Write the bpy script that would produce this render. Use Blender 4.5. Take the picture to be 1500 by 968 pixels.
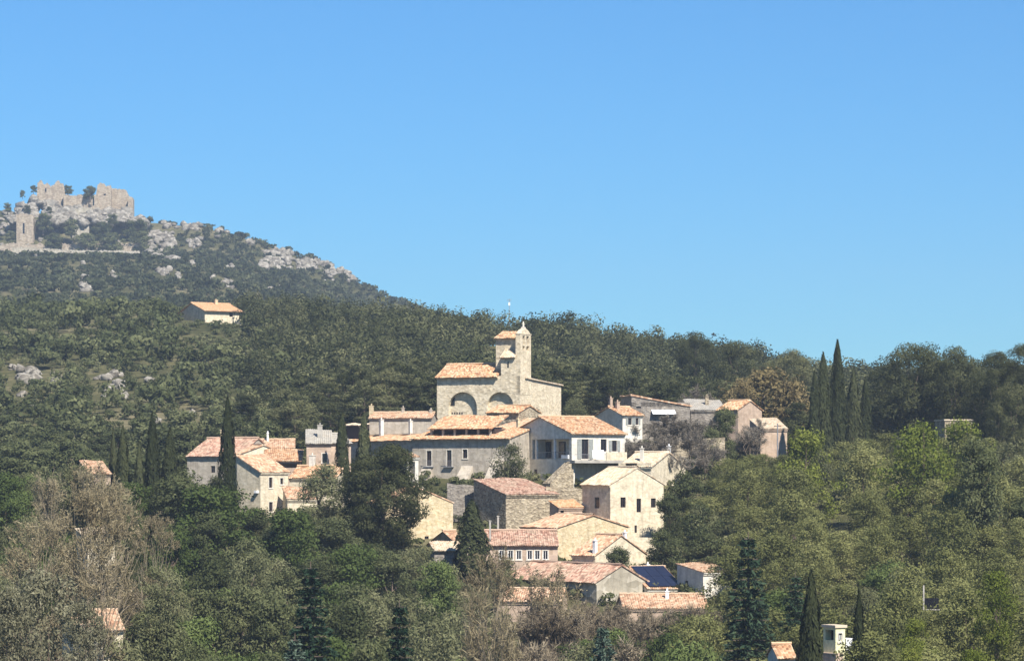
import bpy, math, random
import numpy as np
from mathutils import Vector
for o in list(bpy.data.objects): bpy.data.objects.remove(o)
R = math.radians
sc = bpy.context.scene
C = sc.collection

# ------------------------------------------------------------------ camera, sky, sun, exposure
cam_d = bpy.data.cameras.new('camera'); cam = bpy.data.objects.new('camera', cam_d); C.objects.link(cam)
cam.location = (0, 0, 0); cam.rotation_euler = (R(90), 0, 0)
cam_d.lens = 108; cam_d.sensor_width = 36; cam_d.shift_y = 0.144
cam_d.clip_start = 1; cam_d.clip_end = 20000
sc.camera = cam
SUN_AZ, SUN_EL = 29, 47          # to the right of the camera's back, high
w = bpy.data.worlds.new('World'); sc.world = w; w.use_nodes = True
nt = w.node_tree; nt.nodes.clear()
sky = nt.nodes.new('ShaderNodeTexSky'); sky.sky_type = 'NISHITA'; sky.sun_disc = False
sky.sun_elevation = R(SUN_EL); sky.sun_rotation = R(180 - SUN_AZ)
sky.altitude = 5000; sky.air_density = 2.0; sky.dust_density = 0.0; sky.ozone_density = 10.0
bg = nt.nodes.new('ShaderNodeBackground'); bg.inputs[1].default_value = 0.063
wo = nt.nodes.new('ShaderNodeOutputWorld')
tint = nt.nodes.new('ShaderNodeMix'); tint.data_type = 'RGBA'; tint.blend_type = 'MULTIPLY'; tint.inputs[0].default_value = 1   # the photograph's colour balance
tint.inputs[7].default_value = (0.53, 0.88, 1.02, 1); nt.links.new(sky.outputs[0], tint.inputs[6]); nt.links.new(tint.outputs[2], bg.inputs[0]); nt.links.new(bg.outputs[0], wo.inputs[0])
sd = bpy.data.lights.new('sun', 'SUN'); sd.energy = 4.8; sd.angle = R(0.5); sd.color = (1.0, 0.945, 0.86)
so = bpy.data.objects.new('sun', sd); C.objects.link(so)
so.rotation_euler = (R(90 - SUN_EL), 0, R(SUN_AZ)); so.location = (100, -100, 200)
sc.view_settings.view_transform = 'Standard'; sc.view_settings.look = 'None'
sc.view_settings.exposure = 1.0; sc.view_settings.gamma = 1.0
sc.view_settings.use_curve_mapping = False

# ------------------------------------------------------------------ helpers
F = 4500.0; CX = 750.0; HY = 700.0
rng = np.random.default_rng(7); random.seed(7)
def at(px, py, Y): return ((px - CX) / F * Y, Y, (HY - py) / F * Y)

class MB:
    def __init__(s): s.v = []; s.f = []; s.uv = []
    def add(s, vs, fs, uvs=None):
        b = len(s.v); s.v += [tuple(p) for p in vs]
        s.f += [tuple(b + i for i in q) for q in fs]
        s.uv += list(uvs) if uvs is not None else [(0, 0)] * len(vs)
    def box(s, x0, x1, y0, y1, z0, z1):
        s.add([(x0,y0,z0),(x1,y0,z0),(x1,y1,z0),(x0,y1,z0),(x0,y0,z1),(x1,y0,z1),(x1,y1,z1),(x0,y1,z1)],
              [(0,3,2,1),(4,5,6,7),(0,1,5,4),(1,2,6,5),(2,3,7,6),(3,0,4,7)])
    def tube(s, a, b, r0, r1, n=5):
        a = Vector(a); b = Vector(b); d = (b - a).normalized()
        t = d.cross(Vector((0.3, 0.9, 0.2))).normalized(); u = d.cross(t)
        vs = []
        for c, r in ((a, r0), (b, r1)):
            for k in range(n):
                an = 2 * math.pi * k / n
                vs.append(c + (t * math.cos(an) + u * math.sin(an)) * r)
        s.add(vs, [(k, (k+1) % n, n + (k+1) % n, n + k) for k in range(n)] + [tuple(range(n, 2*n))])
    def build(s, name, mat, parent=None, smooth=False):
        me = bpy.data.meshes.new(name); me.from_pydata(s.v, [], s.f)
        uvl = me.uv_layers.new(name='uv')
        li = np.empty(len(me.loops), dtype=np.int32); me.loops.foreach_get('vertex_index', li)
        uvl.data.foreach_set('uv', np.array(s.uv, dtype=np.float32)[li].ravel())
        if smooth: me.polygons.foreach_set('use_smooth', [True] * len(me.polygons))
        me.materials.append(mat); me.update()
        o = bpy.data.objects.new(name, me); C.objects.link(o)
        if parent: o.parent = parent
        return o

def quads_mesh(name, V, tone=None, rnd=None, mat=None):
    """V: (n,4,3) array of quads -> mesh with two point attributes"""
    n = len(V); me = bpy.data.meshes.new(name)
    me.vertices.add(4 * n); me.vertices.foreach_set('co', V.reshape(-1).astype(np.float32))
    me.loops.add(4 * n); me.loops.foreach_set('vertex_index', np.arange(4 * n, dtype=np.int32))
    me.polygons.add(n); me.polygons.foreach_set('loop_start', np.arange(0, 4 * n, 4, dtype=np.int32))
    a = me.attributes.new('rnd', 'FLOAT', 'POINT'); a.data.foreach_set('value', np.repeat(rnd if rnd is not None else rng.random(n), 4).astype(np.float32))
    if tone is not None:
        a = me.attributes.new('tone', 'FLOAT', 'POINT'); a.data.foreach_set('value', np.repeat(tone, 4).astype(np.float32))
    me.materials.append(mat); me.update(calc_edges=True); me.validate()
    return me

def tag(o, label=None, cat=None, group=None, kind=None):
    if label: o['label'] = label
    if cat: o['category'] = cat
    if group: o['group'] = group
    if kind: o['kind'] = kind
    return o
def thing(name, label, cat, loc, rz=0, group=None):
    o = bpy.data.objects.new(name, None); C.objects.link(o); o.empty_display_size = 0.5
    o.location = loc; o.rotation_euler = (0, 0, rz)
    return tag(o, label, cat, group)

# ------------------------------------------------------------------ materials
def nodes(name):
    m = bpy.data.materials.new(name); m.use_nodes = True; n = m.node_tree; n.nodes.clear()
    return m, n, n.nodes.new, n.links.new
def ramp(N, stops):
    r = N('ShaderNodeValToRGB'); e = r.color_ramp.elements
    while len(e) < len(stops): e.new(0.5)
    for q, (p, c) in zip(e, stops): q.position = p; q.color = (*c, 1)
    return r
def plain(name, col, rough=0.8, spec=0.3):
    m, n, N, L = nodes(name); b = N('ShaderNodeBsdfPrincipled'); o = N('ShaderNodeOutputMaterial')
    tc = N('ShaderNodeTexCoord'); nz = N('ShaderNodeTexNoise'); nz.inputs['Scale'].default_value = 3; nz.inputs['Detail'].default_value = 5
    L(tc.outputs['Object'], nz.inputs['Vector'])
    r = ramp(N, [(0.3, tuple(c * 0.8 for c in col)), (0.7, tuple(min(1, c * 1.12) for c in col))])
    L(nz.outputs[0], r.inputs[0]); L(r.outputs[0], b.inputs['Base Color'])
    b.inputs['Roughness'].default_value = rough; b.inputs['Specular IOR Level'].default_value = spec
    L(b.outputs[0], o.inputs[0]); return m
def glass_dark(name, col):
    m, n, N, L = nodes(name); b = N('ShaderNodeBsdfPrincipled'); o = N('ShaderNodeOutputMaterial')
    b.inputs['Base Color'].default_value = (*col, 1); b.inputs['Roughness'].default_value = 0.12
    L(b.outputs[0], o.inputs[0]); return m
def stone(name, c0, c1, c2, scale=2.6, mortar=0.5, bump=0.4, stain=0.5):
    """rubble or plaster wall: stone-to-stone tone, big weather stains, relief"""
    m, n, N, L = nodes(name); b = N('ShaderNodeBsdfPrincipled'); o = N('ShaderNodeOutputMaterial')
    tc = N('ShaderNodeTexCoord'); mp = N('ShaderNodeMapping'); mp.inputs['Scale'].default_value = (1, 1, 1.6)
    L(tc.outputs['Object'], mp.inputs[0])
    v = N('ShaderNodeTexVoronoi'); v.inputs['Scale'].default_value = scale; L(mp.outputs[0], v.inputs['Vector'])
    r = ramp(N, [(0.0, c0), (0.5, c1), (1.0, c2)])
    sep = N('ShaderNodeSeparateColor'); L(v.outputs['Color'], sep.inputs[0]); L(sep.outputs[0], r.inputs[0])
    nz = N('ShaderNodeTexNoise'); nz.inputs['Scale'].default_value = 0.6; nz.inputs['Detail'].default_value = 10; nz.inputs['Roughness'].default_value = 0.75
    L(mp.outputs[0], nz.inputs['Vector'])
    r2 = ramp(N, [(0.32, tuple(1 - stain * k for k in (0.62, 0.66, 0.7))), (0.5, (0.9, 0.9, 0.9)), (0.68, (1.06, 1.03, 0.97))]); L(nz.outputs[0], r2.inputs[0])
    mx = N('ShaderNodeMix'); mx.data_type = 'RGBA'; mx.blend_type = 'MULTIPLY'; mx.inputs[0].default_value = 1
    L(r.outputs[0], mx.inputs[6]); L(r2.outputs[0], mx.inputs[7])
    mp2 = N('ShaderNodeMapping'); mp2.inputs['Scale'].default_value = (1.3, 1.3, 0.22); L(tc.outputs['Object'], mp2.inputs[0])
    n3 = N('ShaderNodeTexNoise'); n3.inputs['Scale'].default_value = 1.0; n3.inputs['Detail'].default_value = 6; n3.inputs['Roughness'].default_value = 0.7; L(mp2.outputs[0], n3.inputs['Vector'])
    r3 = ramp(N, [(0.36, (1 - .45*stain, 1 - .47*stain, 1 - .5*stain)), (0.52, (1, 1, 1)), (0.75, (1.05, 1.03, 1.0))]); L(n3.outputs[0], r3.inputs[0])
    m3 = N('ShaderNodeMix'); m3.data_type = 'RGBA'; m3.blend_type = 'MULTIPLY'; m3.inputs[0].default_value = 1; L(mx.outputs[2], m3.inputs[6]); L(r3.outputs[0], m3.inputs[7]); mx = m3
    L(mx.outputs[2], b.inputs['Base Color']); b.inputs['Roughness'].default_value = 0.95; b.inputs['Specular IOR Level'].default_value = 0.1
    bp = N('ShaderNodeBump'); bp.inputs['Strength'].default_value = bump; bp.inputs['Distance'].default_value = 0.12
    L(v.outputs['Distance'], bp.inputs['Height']); L(bp.outputs[0], b.inputs['Normal'])
    L(b.outputs[0], o.inputs[0]); return m
def tiles(name, cs, lichen=(0.33, 0.27, 0.19), lf=0.5):
    """barrel tiles: the ridges are geometry, the tone of each single tile is the material"""
    m, n, N, L = nodes(name); b = N('ShaderNodeBsdfPrincipled'); o = N('ShaderNodeOutputMaterial')
    uv = N('ShaderNodeUVMap'); uv.uv_map = 'uv'
    mp = N('ShaderNodeMapping'); mp.inputs['Scale'].default_value = (1/0.32, 1/0.42, 1); L(uv.outputs[0], mp.inputs[0])
    fl = N('ShaderNodeVectorMath'); fl.operation = 'FLOOR'; L(mp.outputs[0], fl.inputs[0])
    wn = N('ShaderNodeTexWhiteNoise'); wn.noise_dimensions = '2D'; L(fl.outputs[0], wn.inputs['Vector'])
    r = ramp(N, [(i / (len(cs) - 1), c) for i, c in enumerate(cs)]); L(wn.outputs['Value'], r.inputs[0])
    nz = N('ShaderNodeTexNoise'); nz.inputs['Scale'].default_value = 0.5; nz.inputs['Detail'].default_value = 7; nz.inputs['Roughness'].default_value = 0.7
    tc = N('ShaderNodeTexCoord'); L(tc.outputs['Object'], nz.inputs['Vector'])
    r2 = ramp(N, [(0.45, (0, 0, 0)), (0.7, (lf, lf, lf))]); L(nz.outputs[0], r2.inputs[0])
    mx = N('ShaderNodeMix'); mx.data_type = 'RGBA'; L(r2.outputs[0], mx.inputs[0]); L(r.outputs[0], mx.inputs[6]); mx.inputs[7].default_value = (*lichen, 1)
    L(mx.outputs[2], b.inputs['Base Color']); b.inputs['Roughness'].default_value = 0.9; b.inputs['Specular IOR Level'].default_value = 0.15
    L(b.outputs[0], o.inputs[0]); return m
def foliage(name, dark, mid, light, trans=0.3, own_tone=False):
    m, n, N, L = nodes(name); o = N('ShaderNodeOutputMaterial')
    a = N('ShaderNodeAttribute'); a.attribute_name = 'rnd'
    if own_tone: t = N('ShaderNodeAttribute'); t.attribute_name = 'tone'; tv = t.outputs['Fac']
    else: t = N('ShaderNodeObjectInfo'); tv = t.outputs['Random']
    ma = N('ShaderNodeMath'); ma.operation = 'MULTIPLY'; L(tv, ma.inputs[0]); ma.inputs[1].default_value = 0.5
    mb = N('ShaderNodeMath'); mb.operation = 'MULTIPLY_ADD'; L(a.outputs['Fac'], mb.inputs[0]); mb.inputs[1].default_value = 0.5; L(ma.outputs[0], mb.inputs[2])
    r = ramp(N, [(0.1, dark), (0.5, mid), (0.9, light)]); L(mb.outputs[0], r.inputs[0])
    d = N('ShaderNodeBsdfDiffuse'); tr = N('ShaderNodeBsdfTranslucent'); L(r.outputs[0], d.inputs[0]); L(r.outputs[0], tr.inputs[0])
    mx = N('ShaderNodeMixShader'); mx.inputs[0].default_value = trans; L(d.outputs[0], mx.inputs[1]); L(tr.outputs[0], mx.inputs[2])
    L(mx.outputs[0], o.inputs[0]); return m
def ground_mat():
    m, n, N, L = nodes('dry_hill_ground'); b = N('ShaderNodeBsdfDiffuse'); o = N('ShaderNodeOutputMaterial')
    tc = N('ShaderNodeTexCoord')
    n1 = N('ShaderNodeTexNoise'); n1.inputs['Scale'].default_value = 0.02; n1.inputs['Detail'].default_value = 9; L(tc.outputs['Object'], n1.inputs['Vector'])
    n2 = N('ShaderNodeTexNoise'); n2.inputs['Scale'].default_value = 0.35; n2.inputs['Detail'].default_value = 6; L(tc.outputs['Object'], n2.inputs['Vector'])
    r1 = ramp(N, [(0.35, (0.055, 0.058, 0.030)), (0.52, (0.10, 0.095, 0.052)), (0.72, (0.17, 0.15, 0.10))]); L(n1.outputs[0], r1.inputs[0])
    r2 = ramp(N, [(0.35, (0.55, 0.6, 0.5)), (0.65, (1.15, 1.1, 1.05))]); L(n2.outputs[0], r2.inputs[0])
    mx = N('ShaderNodeMix'); mx.data_type = 'RGBA'; mx.blend_type = 'MULTIPLY'; mx.inputs[0].default_value = 1
    L(r1.outputs[0], mx.inputs[6]); L(r2.outputs[0], mx.inputs[7]); L(mx.outputs[2], b.inputs[0]); L(b.outputs[0], o.inputs[0]); return m

M = {}
M['church'] = stone('church_limestone', (0.50,0.42,0.295), (0.63,0.535,0.385), (0.72,0.625,0.465), 1.8, bump=0.35, stain=0.3)
M['cream'] = stone('cream_limewash', (0.54,0.47,0.34), (0.63,0.55,0.405), (0.69,0.61,0.465), 2.2, bump=0.15, stain=0.5)
M['ochre'] = stone('ochre_plaster', (0.46,0.37,0.225), (0.57,0.47,0.30), (0.65,0.55,0.38), 2.4, bump=0.15, stain=0.5)
M['rubble'] = stone('rubble_stone', (0.22,0.18,0.13), (0.36,0.30,0.21), (0.48,0.41,0.30), 2.4, bump=0.8, stain=0.5)
M['grey_rubble'] = stone('grey_rubble', (0.17,0.15,0.13), (0.24,0.215,0.185), (0.33,0.295,0.25), 2.6, bump=0.5, stain=0.5)
M['grey_plaster'] = stone('grey_plaster', (0.38,0.335,0.27), (0.43,0.38,0.31), (0.48,0.425,0.35), 1.4, bump=0.15, stain=0.6)
M['pink'] = stone('pink_plaster', (0.42,0.32,0.24), (0.46,0.35,0.27), (0.50,0.39,0.30), 1.2, bump=0.25, stain=0.45)
M['white'] = stone('white_paint_wall', (0.60,0.56,0.48), (0.66,0.62,0.54), (0.71,0.67,0.59), 1.6, bump=0.15, stain=0.45)
M['castle'] = stone('castle_masonry', (0.27,0.215,0.16), (0.38,0.315,0.235), (0.48,0.41,0.32), 0.9, bump=0.7, stain=0.45)
M['terrace'] = stone('terrace_masonry', (0.30,0.27,0.21), (0.42,0.38,0.30), (0.50,0.46,0.38), 0.6, bump=0.7, stain=0.5)
M['rock'] = stone('pale_limestone', (0.135,0.12,0.10), (0.24,0.22,0.185), (0.35,0.325,0.28), 0.5, bump=0.9, stain=0.6)
M['tile_orange'] = tiles('orange_tiles', [(0.20,0.10,0.055), (0.38,0.20,0.105), (0.46,0.275,0.15), (0.55,0.41,0.27)])
M['tile_pink'] = tiles('pinkish_tiles', [(0.24,0.13,0.08), (0.39,0.225,0.135), (0.46,0.295,0.185), (0.54,0.41,0.285)])
M['tile_brown'] = tiles('weathered_tiles', [(0.16,0.09,0.065), (0.29,0.16,0.11), (0.38,0.23,0.165), (0.48,0.34,0.25)], lf=0.7)
M['tile_tan'] = tiles('tan_tiles', [(0.36,0.26,0.17), (0.46,0.36,0.25), (0.52,0.42,0.30), (0.57,0.48,0.36)])
M['tile_new'] = tiles('new_orange_tiles', [(0.40,0.21,0.105), (0.48,0.27,0.14), (0.54,0.36,0.215)], lf=0.1)
M['tile_grey'] = tiles('grey_tiles', [(0.26,0.24,0.21), (0.32,0.30,0.26), (0.38,0.35,0.30)])
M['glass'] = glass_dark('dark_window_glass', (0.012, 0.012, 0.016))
M['frame'] = plain('pale_window_surround', (0.60, 0.55, 0.46))
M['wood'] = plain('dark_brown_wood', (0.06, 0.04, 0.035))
M['shutter'] = plain('grey_green_shutter', (0.25, 0.26, 0.24))
M['white_paint'] = plain('white_paint', (0.75, 0.74, 0.72), 0.6)
M['yellow_paint'] = plain('pale_yellow_paint', (0.68, 0.64, 0.38), 0.7)
M['metal'] = plain('grey_metal', (0.22, 0.22, 0.23), 0.5)
M['solar'] = plain('solar_glass', (0.014, 0.019, 0.042), 0.35, 0.3)
M['cloth'] = plain('white_cloth', (0.8, 0.8, 0.8), 0.9)
M['concrete'] = stone('pale_concrete', (0.36,0.34,0.30), (0.40,0.37,0.33), (0.44,0.41,0.36), 1.0, bump=0.1, stain=0.4)
M['bark'] = plain('grey_brown_bark', (0.13, 0.10, 0.075), 0.95, 0.1)
M['pale_bark'] = plain('pale_bark', (0.22, 0.18, 0.125), 0.95, 0.1)
FOL = {
 'dark_pine': ((0.022,0.027,0.012), (0.058,0.064,0.028), (0.140,0.140,0.066)),
 'oak':    ((0.042,0.050,0.022), (0.088,0.100,0.044), (0.165,0.172,0.082)),
 'pine':   ((0.026,0.031,0.014), (0.076,0.083,0.038), (0.175,0.172,0.084)),
 'leafy':  ((0.090,0.097,0.036), (0.165,0.170,0.062), (0.265,0.260,0.105)),
 'green':  ((0.042,0.058,0.018), (0.086,0.115,0.036), (0.150,0.184,0.064)),
 'yellow': ((0.075,0.095,0.018), (0.140,0.165,0.032), (0.210,0.220,0.055)),
 'olive':  ((0.078,0.082,0.040), (0.145,0.150,0.074), (0.240,0.235,0.125)),
 'silver': ((0.092,0.088,0.052), (0.185,0.176,0.108), (0.350,0.325,0.215)),
 'cypress':((0.026,0.032,0.015), (0.058,0.066,0.030), (0.115,0.120,0.060)),
 'conifer':((0.014,0.030,0.018), (0.030,0.055,0.032), (0.060,0.090,0.052)),
 'blue':   ((0.035,0.060,0.042), (0.070,0.105,0.075), (0.120,0.160,0.120)),
 'dry':    ((0.110,0.085,0.036), (0.190,0.150,0.070), (0.280,0.220,0.115)),
 'bare':   ((0.150,0.120,0.068), (0.255,0.210,0.125), (0.370,0.315,0.200)),
 'grey_bare': ((0.130,0.112,0.088), (0.215,0.188,0.150), (0.320,0.285,0.232)),
 'brown_bare': ((0.120,0.094,0.062), (0.205,0.165,0.112), (0.310,0.260,0.182)),
}
for k, c in FOL.items(): M['f_' + k] = foliage(k + '_foliage', *c)
M['far_scrub'] = foliage('far_scrub', (0.026,0.033,0.018), (0.060,0.070,0.036), (0.125,0.132,0.070), own_tone=True)
M['hill_oak'] = foliage('hill_oak', *FOL['oak'], own_tone=True)
M['hill_pine'] = foliage('hill_pine', *FOL['pine'], own_tone=True)
M['hill_scrub'] = foliage('pale_hill_scrub', (0.055,0.064,0.028), (0.120,0.128,0.058), (0.205,0.202,0.105), own_tone=True)
M['under'] = foliage('undergrowth', (0.045,0.055,0.024), (0.11,0.12,0.055), (0.22,0.205,0.11), own_tone=True)

# ------------------------------------------------------------------ terrain
TC = np.array([-1200, -600, 0, 200, 300, 450, 600, 800, 1000, 1250, 1500, 2100, 2700], float)
TROWS = [
 (0,    [-3]*13),
 (60,   [-7]*13),
 (150,  [-18]*13),
 (250,  [-28,-28,-28,-28,-28,-29,-30,-30,-30,-29,-27,-25,-24]),
 (330,  [-27,-27,-27,-27,-27,-28,-28,-29,-29,-25,-21,-18,-16]),
 (400,  [-22,-21,-21,-21,-21,-21,-22,-23,-22,-15,-12,-10,-9]),
 (425,  [-19,-18,-17,-17,-17,-16.5,-17,-18,-18,-12,-9,-8,-7]),
 (450,  [-16,-15,-12,-12,-12,-11.5,-12,-13,-13,-9,-7,-6,-5]),
 (475,  [-13,-12,-8,-8,-8,-7.5,-7.5,-8,-7,-6,-4,-3,-2]),
 (500,  [-10,-8,-5,-5,-4.5,-3.5,-2,-2,-1,-3,-2,-1,0]),
 (550,  [-6,-4,-2,-2,-1,3,8,9,6,2,2,2,3]),
 (600,  [0,2,2,3,4,8,11.5,12,9,5,5,5,6]),
 (700,  [8,11,15,16,17,20,21,19,15,12,11,10,10]),
 (800,  [20,24,30,32,33,35,35,33,27,21,22,22,22]),
 (900,  [28,34,43,45,44,43,41,37,31,22,23,24,24]),
 (1000, [36,43,53,54,52,48,44,37,29,20,20,20,20]),
 (1150, [38,46,55,54,49,44,38,30,22,15,15,15,15]),
 (1400, [66,74,84,83,80,72,60,38,22,12,10,10,10]),
 (1700, [100,112,122,121,118,104,82,45,22,10,8,8,8]),
 (1850, [120,126,131,131,133,120,95,50,22,10,8,8,8]),
 (1910, [130,134,139,139,146,128,102,52,22,10,8,8,8]),
 (2000, [160,165,174,166,164,143,112,55,22,10,8,8,8]),
 (2300, [110,110,115,115,110,100,70,30,10,5,5,5,5]),
 (3200, [10]*13)]
TY = np.array([r[0] for r in TROWS], float); TZ = np.array([r[1] for r in TROWS], float)
def sn(x, y, s, ph):   # cheap smooth noise
    return (np.sin(x/s + ph) * np.cos(y/s*1.13 + 1.7*ph) + 0.5*np.sin(x/s*2.3 - y/s*1.9 + ph*3) + 0.3*np.sin(x/s*4.1 + y/s*3.7 + ph))
def tz(X, Y):
    X = np.asarray(X, float); Y = np.asarray(Y, float)
    Yc = np.clip(Y, 0, 3199); u = X / np.maximum(Yc, 80) * F + CX
    u = np.clip(u, TC[0], TC[-1] - 1e-3)
    j = np.clip(np.searchsorted(TC, u, 'right') - 1, 0, len(TC) - 2); i = np.clip(np.searchsorted(TY, Yc, 'right') - 1, 0, len(TY) - 2)
    a = (u - TC[j]) / (TC[j+1] - TC[j]); a = a*a*(3 - 2*a)*0.5 + a*0.5
    b = (Yc - TY[i]) / (TY[i+1] - TY[i])
    z = (TZ[i, j]*(1-a) + TZ[i, j+1]*a)*(1-b) + (TZ[i+1, j]*(1-a) + TZ[i+1, j+1]*a)*b
    far = np.clip((Yc - 560) / 300, 0, 1)
    z = z + far * (sn(X, Y, 38, 1.0) * 1.3 + sn(X, Y, 11, 2.2) * 0.5)
    # the castle crag
    z = z + 7 * np.exp(-((X + 282) / 30)**2 - ((Y - 1968) / 30)**2) + 4 * np.exp(-((X + 262) / 24)**2 - ((Y - 1960) / 22)**2) + 2 * np.exp(-((X + 305) / 16)**2 - ((Y - 1960) / 22)**2)
    return z
def tz1(x, y): return float(tz(x, y))
def hit(px, py, y0=420, y1=2100):
    Y = np.arange(y0, y1, 1.0); X = (px - CX)/F*Y
    g = tz(X, Y); ray = (HY - py)/F*Y
    k = np.argmax(g >= ray)
    return float(Y[k]) if g[k] >= ray[k] else None
xs = np.concatenate([np.arange(-1720, -520, 60), np.arange(-520, 420, 5), np.arange(420, 1741, 60)])
ys = np.concatenate([np.arange(-200, 200, 20), np.arange(200, 1100, 5), np.arange(1100, 2200, 8), np.arange(2200, 3101, 60)])
GX, GY = np.meshgrid(xs, ys); GZ = tz(GX, GY)
nx, ny = len(xs), len(ys)
idx = np.arange(nx*ny).reshape(ny, nx)
Q = np.stack([idx[:-1,:-1], idx[:-1,1:], idx[1:,1:], idx[1:,:-1]], -1).reshape(-1, 4)
me = bpy.data.meshes.new('ground'); nq = len(Q)
me.vertices.add(nx*ny); me.vertices.foreach_set('co', np.stack([GX,GY,GZ], -1).astype(np.float32).ravel())
me.loops.add(4*nq); me.loops.foreach_set('vertex_index', Q.astype(np.int32).ravel())
me.polygons.add(nq); me.polygons.foreach_set('loop_start', np.arange(0, 4*nq, 4, dtype=np.int32))
me.polygons.foreach_set('use_smooth', np.ones(nq, dtype=bool))
me.materials.append(ground_mat()); me.update(calc_edges=True); me.validate()
gr = bpy.data.objects.new('ground', me); C.objects.link(gr); tag(gr, kind='structure')

# ------------------------------------------------------------------ building kit
def wall_face(mb, O, U, N, W, z0, z1, holes, top=None):
    """wall plane with recessed openings; holes (u0,u1,za,zb,depth)"""
    us = sorted({0.0, W, *[h[0] for h in holes], *[h[1] for h in holes]}); zs = sorted({z0, z1, *[h[2] for h in holes], *[h[3] for h in holes]})
    P = lambda u, z, d=0: (O[0] + U[0]*u - N[0]*d, O[1] + U[1]*u - N[1]*d, z)
    for a, b in zip(us, us[1:]):
        for c, d in zip(zs, zs[1:]):
            if any(h[0] <= a + 1e-6 and b <= h[1] + 1e-6 and h[2] <= c + 1e-6 and d <= h[3] + 1e-6 for h in holes): continue
            mb.add([P(a,c), P(b,c), P(b,d), P(a,d)], [(0,1,2,3)])
    for (a, b, c, d, dep) in holes:
        mb.add([P(a,c), P(a,d), P(a,d,dep), P(a,c,dep)], [(0,1,2,3)])
        mb.add([P(b,d), P(b,c), P(b,c,dep), P(b,d,dep)], [(0,1,2,3)])
        mb.add([P(a,c), P(a,c,dep), P(b,c,dep), P(b,c)], [(0,1,2,3)])
        mb.add([P(a,d), P(b,d), P(b,d,dep), P(a,d,dep)], [(0,1,2,3)])
        mb.add([P(a,c,dep), P(a,d,dep), P(b,d,dep), P(b,c,dep)], [(0,1,2,3)])
    if top: mb.add([P(u, z) for u, z in top], [tuple(range(len(top)))])

def slope(mb, a, e, s, th=0.14, seed=0):
    """corrugated sheet of barrel tiles: a eave start, e along the eave, s up the slope"""
    a, e, s = Vector(a), Vector(e), Vector(s); n = e.cross(s).normalized()
    if n.z < 0: n = -n
    le, ls = e.length, s.length; per = 0.32
    nu = max(4, int(le / per)) * 2; nv = max(2, int(ls / 1.6)) + 1
    rr = random.Random(seed); ph = rr.random() * 6
    vs = []; uv = []
    for j in range(nv + 1):
        v = j / nv
        for i in range(nu + 1):
            u = i / nu; bump = 0.085 if i % 2 else 0.0
            sag = 0.07 * math.sin(u*le*0.7 + ph) * (0.4 + v) + 0.035 * math.sin(u*le*2.1 + v*5 + ph)
            vv = v - (rr.uniform(0, 0.09) / ls if j == 0 else 0) + (rr.uniform(-.03, .05)/ls if j == nv else 0)
            vs.append(a + e*u + s*vv + n*(th + bump + sag)); uv.append((u*le, v*ls))
    W = nu + 1; fs = [(j*W+i, j*W+i+1, (j+1)*W+i+1, (j+1)*W+i) for j in range(nv) for i in range(nu)]
    nb = len(vs)
    for j in (0, nv):
        for i in range(nu + 1): vs.append(a + e*(i/nu) + s*(j/nv)); uv.append((i/nu*le, j/nv*ls))
    b0, b1 = nb, nb + W
    fs += [(b0+i, b0+i+1, i+1, i) for i in range(nu)] + [(nv*W+i, nv*W+i+1, b1+i+1, b1+i) for i in range(nu)]
    fs += [(b0, b1, b1+nu, b0+nu)]
    for i, bb in ((0, 0), (nu, nu)):
        fs += [(b0+bb,) + tuple(j*W+i for j in range(nv+1)) + (b1+bb,)]
    mb.add(vs, fs, uv)

def ridge_caps(mb, a, b, r=0.17):
    a, b = Vector(a), Vector(b); n = max(2, int((b-a).length / 0.5)); d = (b-a)/n
    for k in range(n):
        z = Vector((0, 0, random.uniform(-.02, .03)))
        mb.tube(a + d*k + z, a + d*(k+1.08) + z, r, r*0.9, 6)

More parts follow.
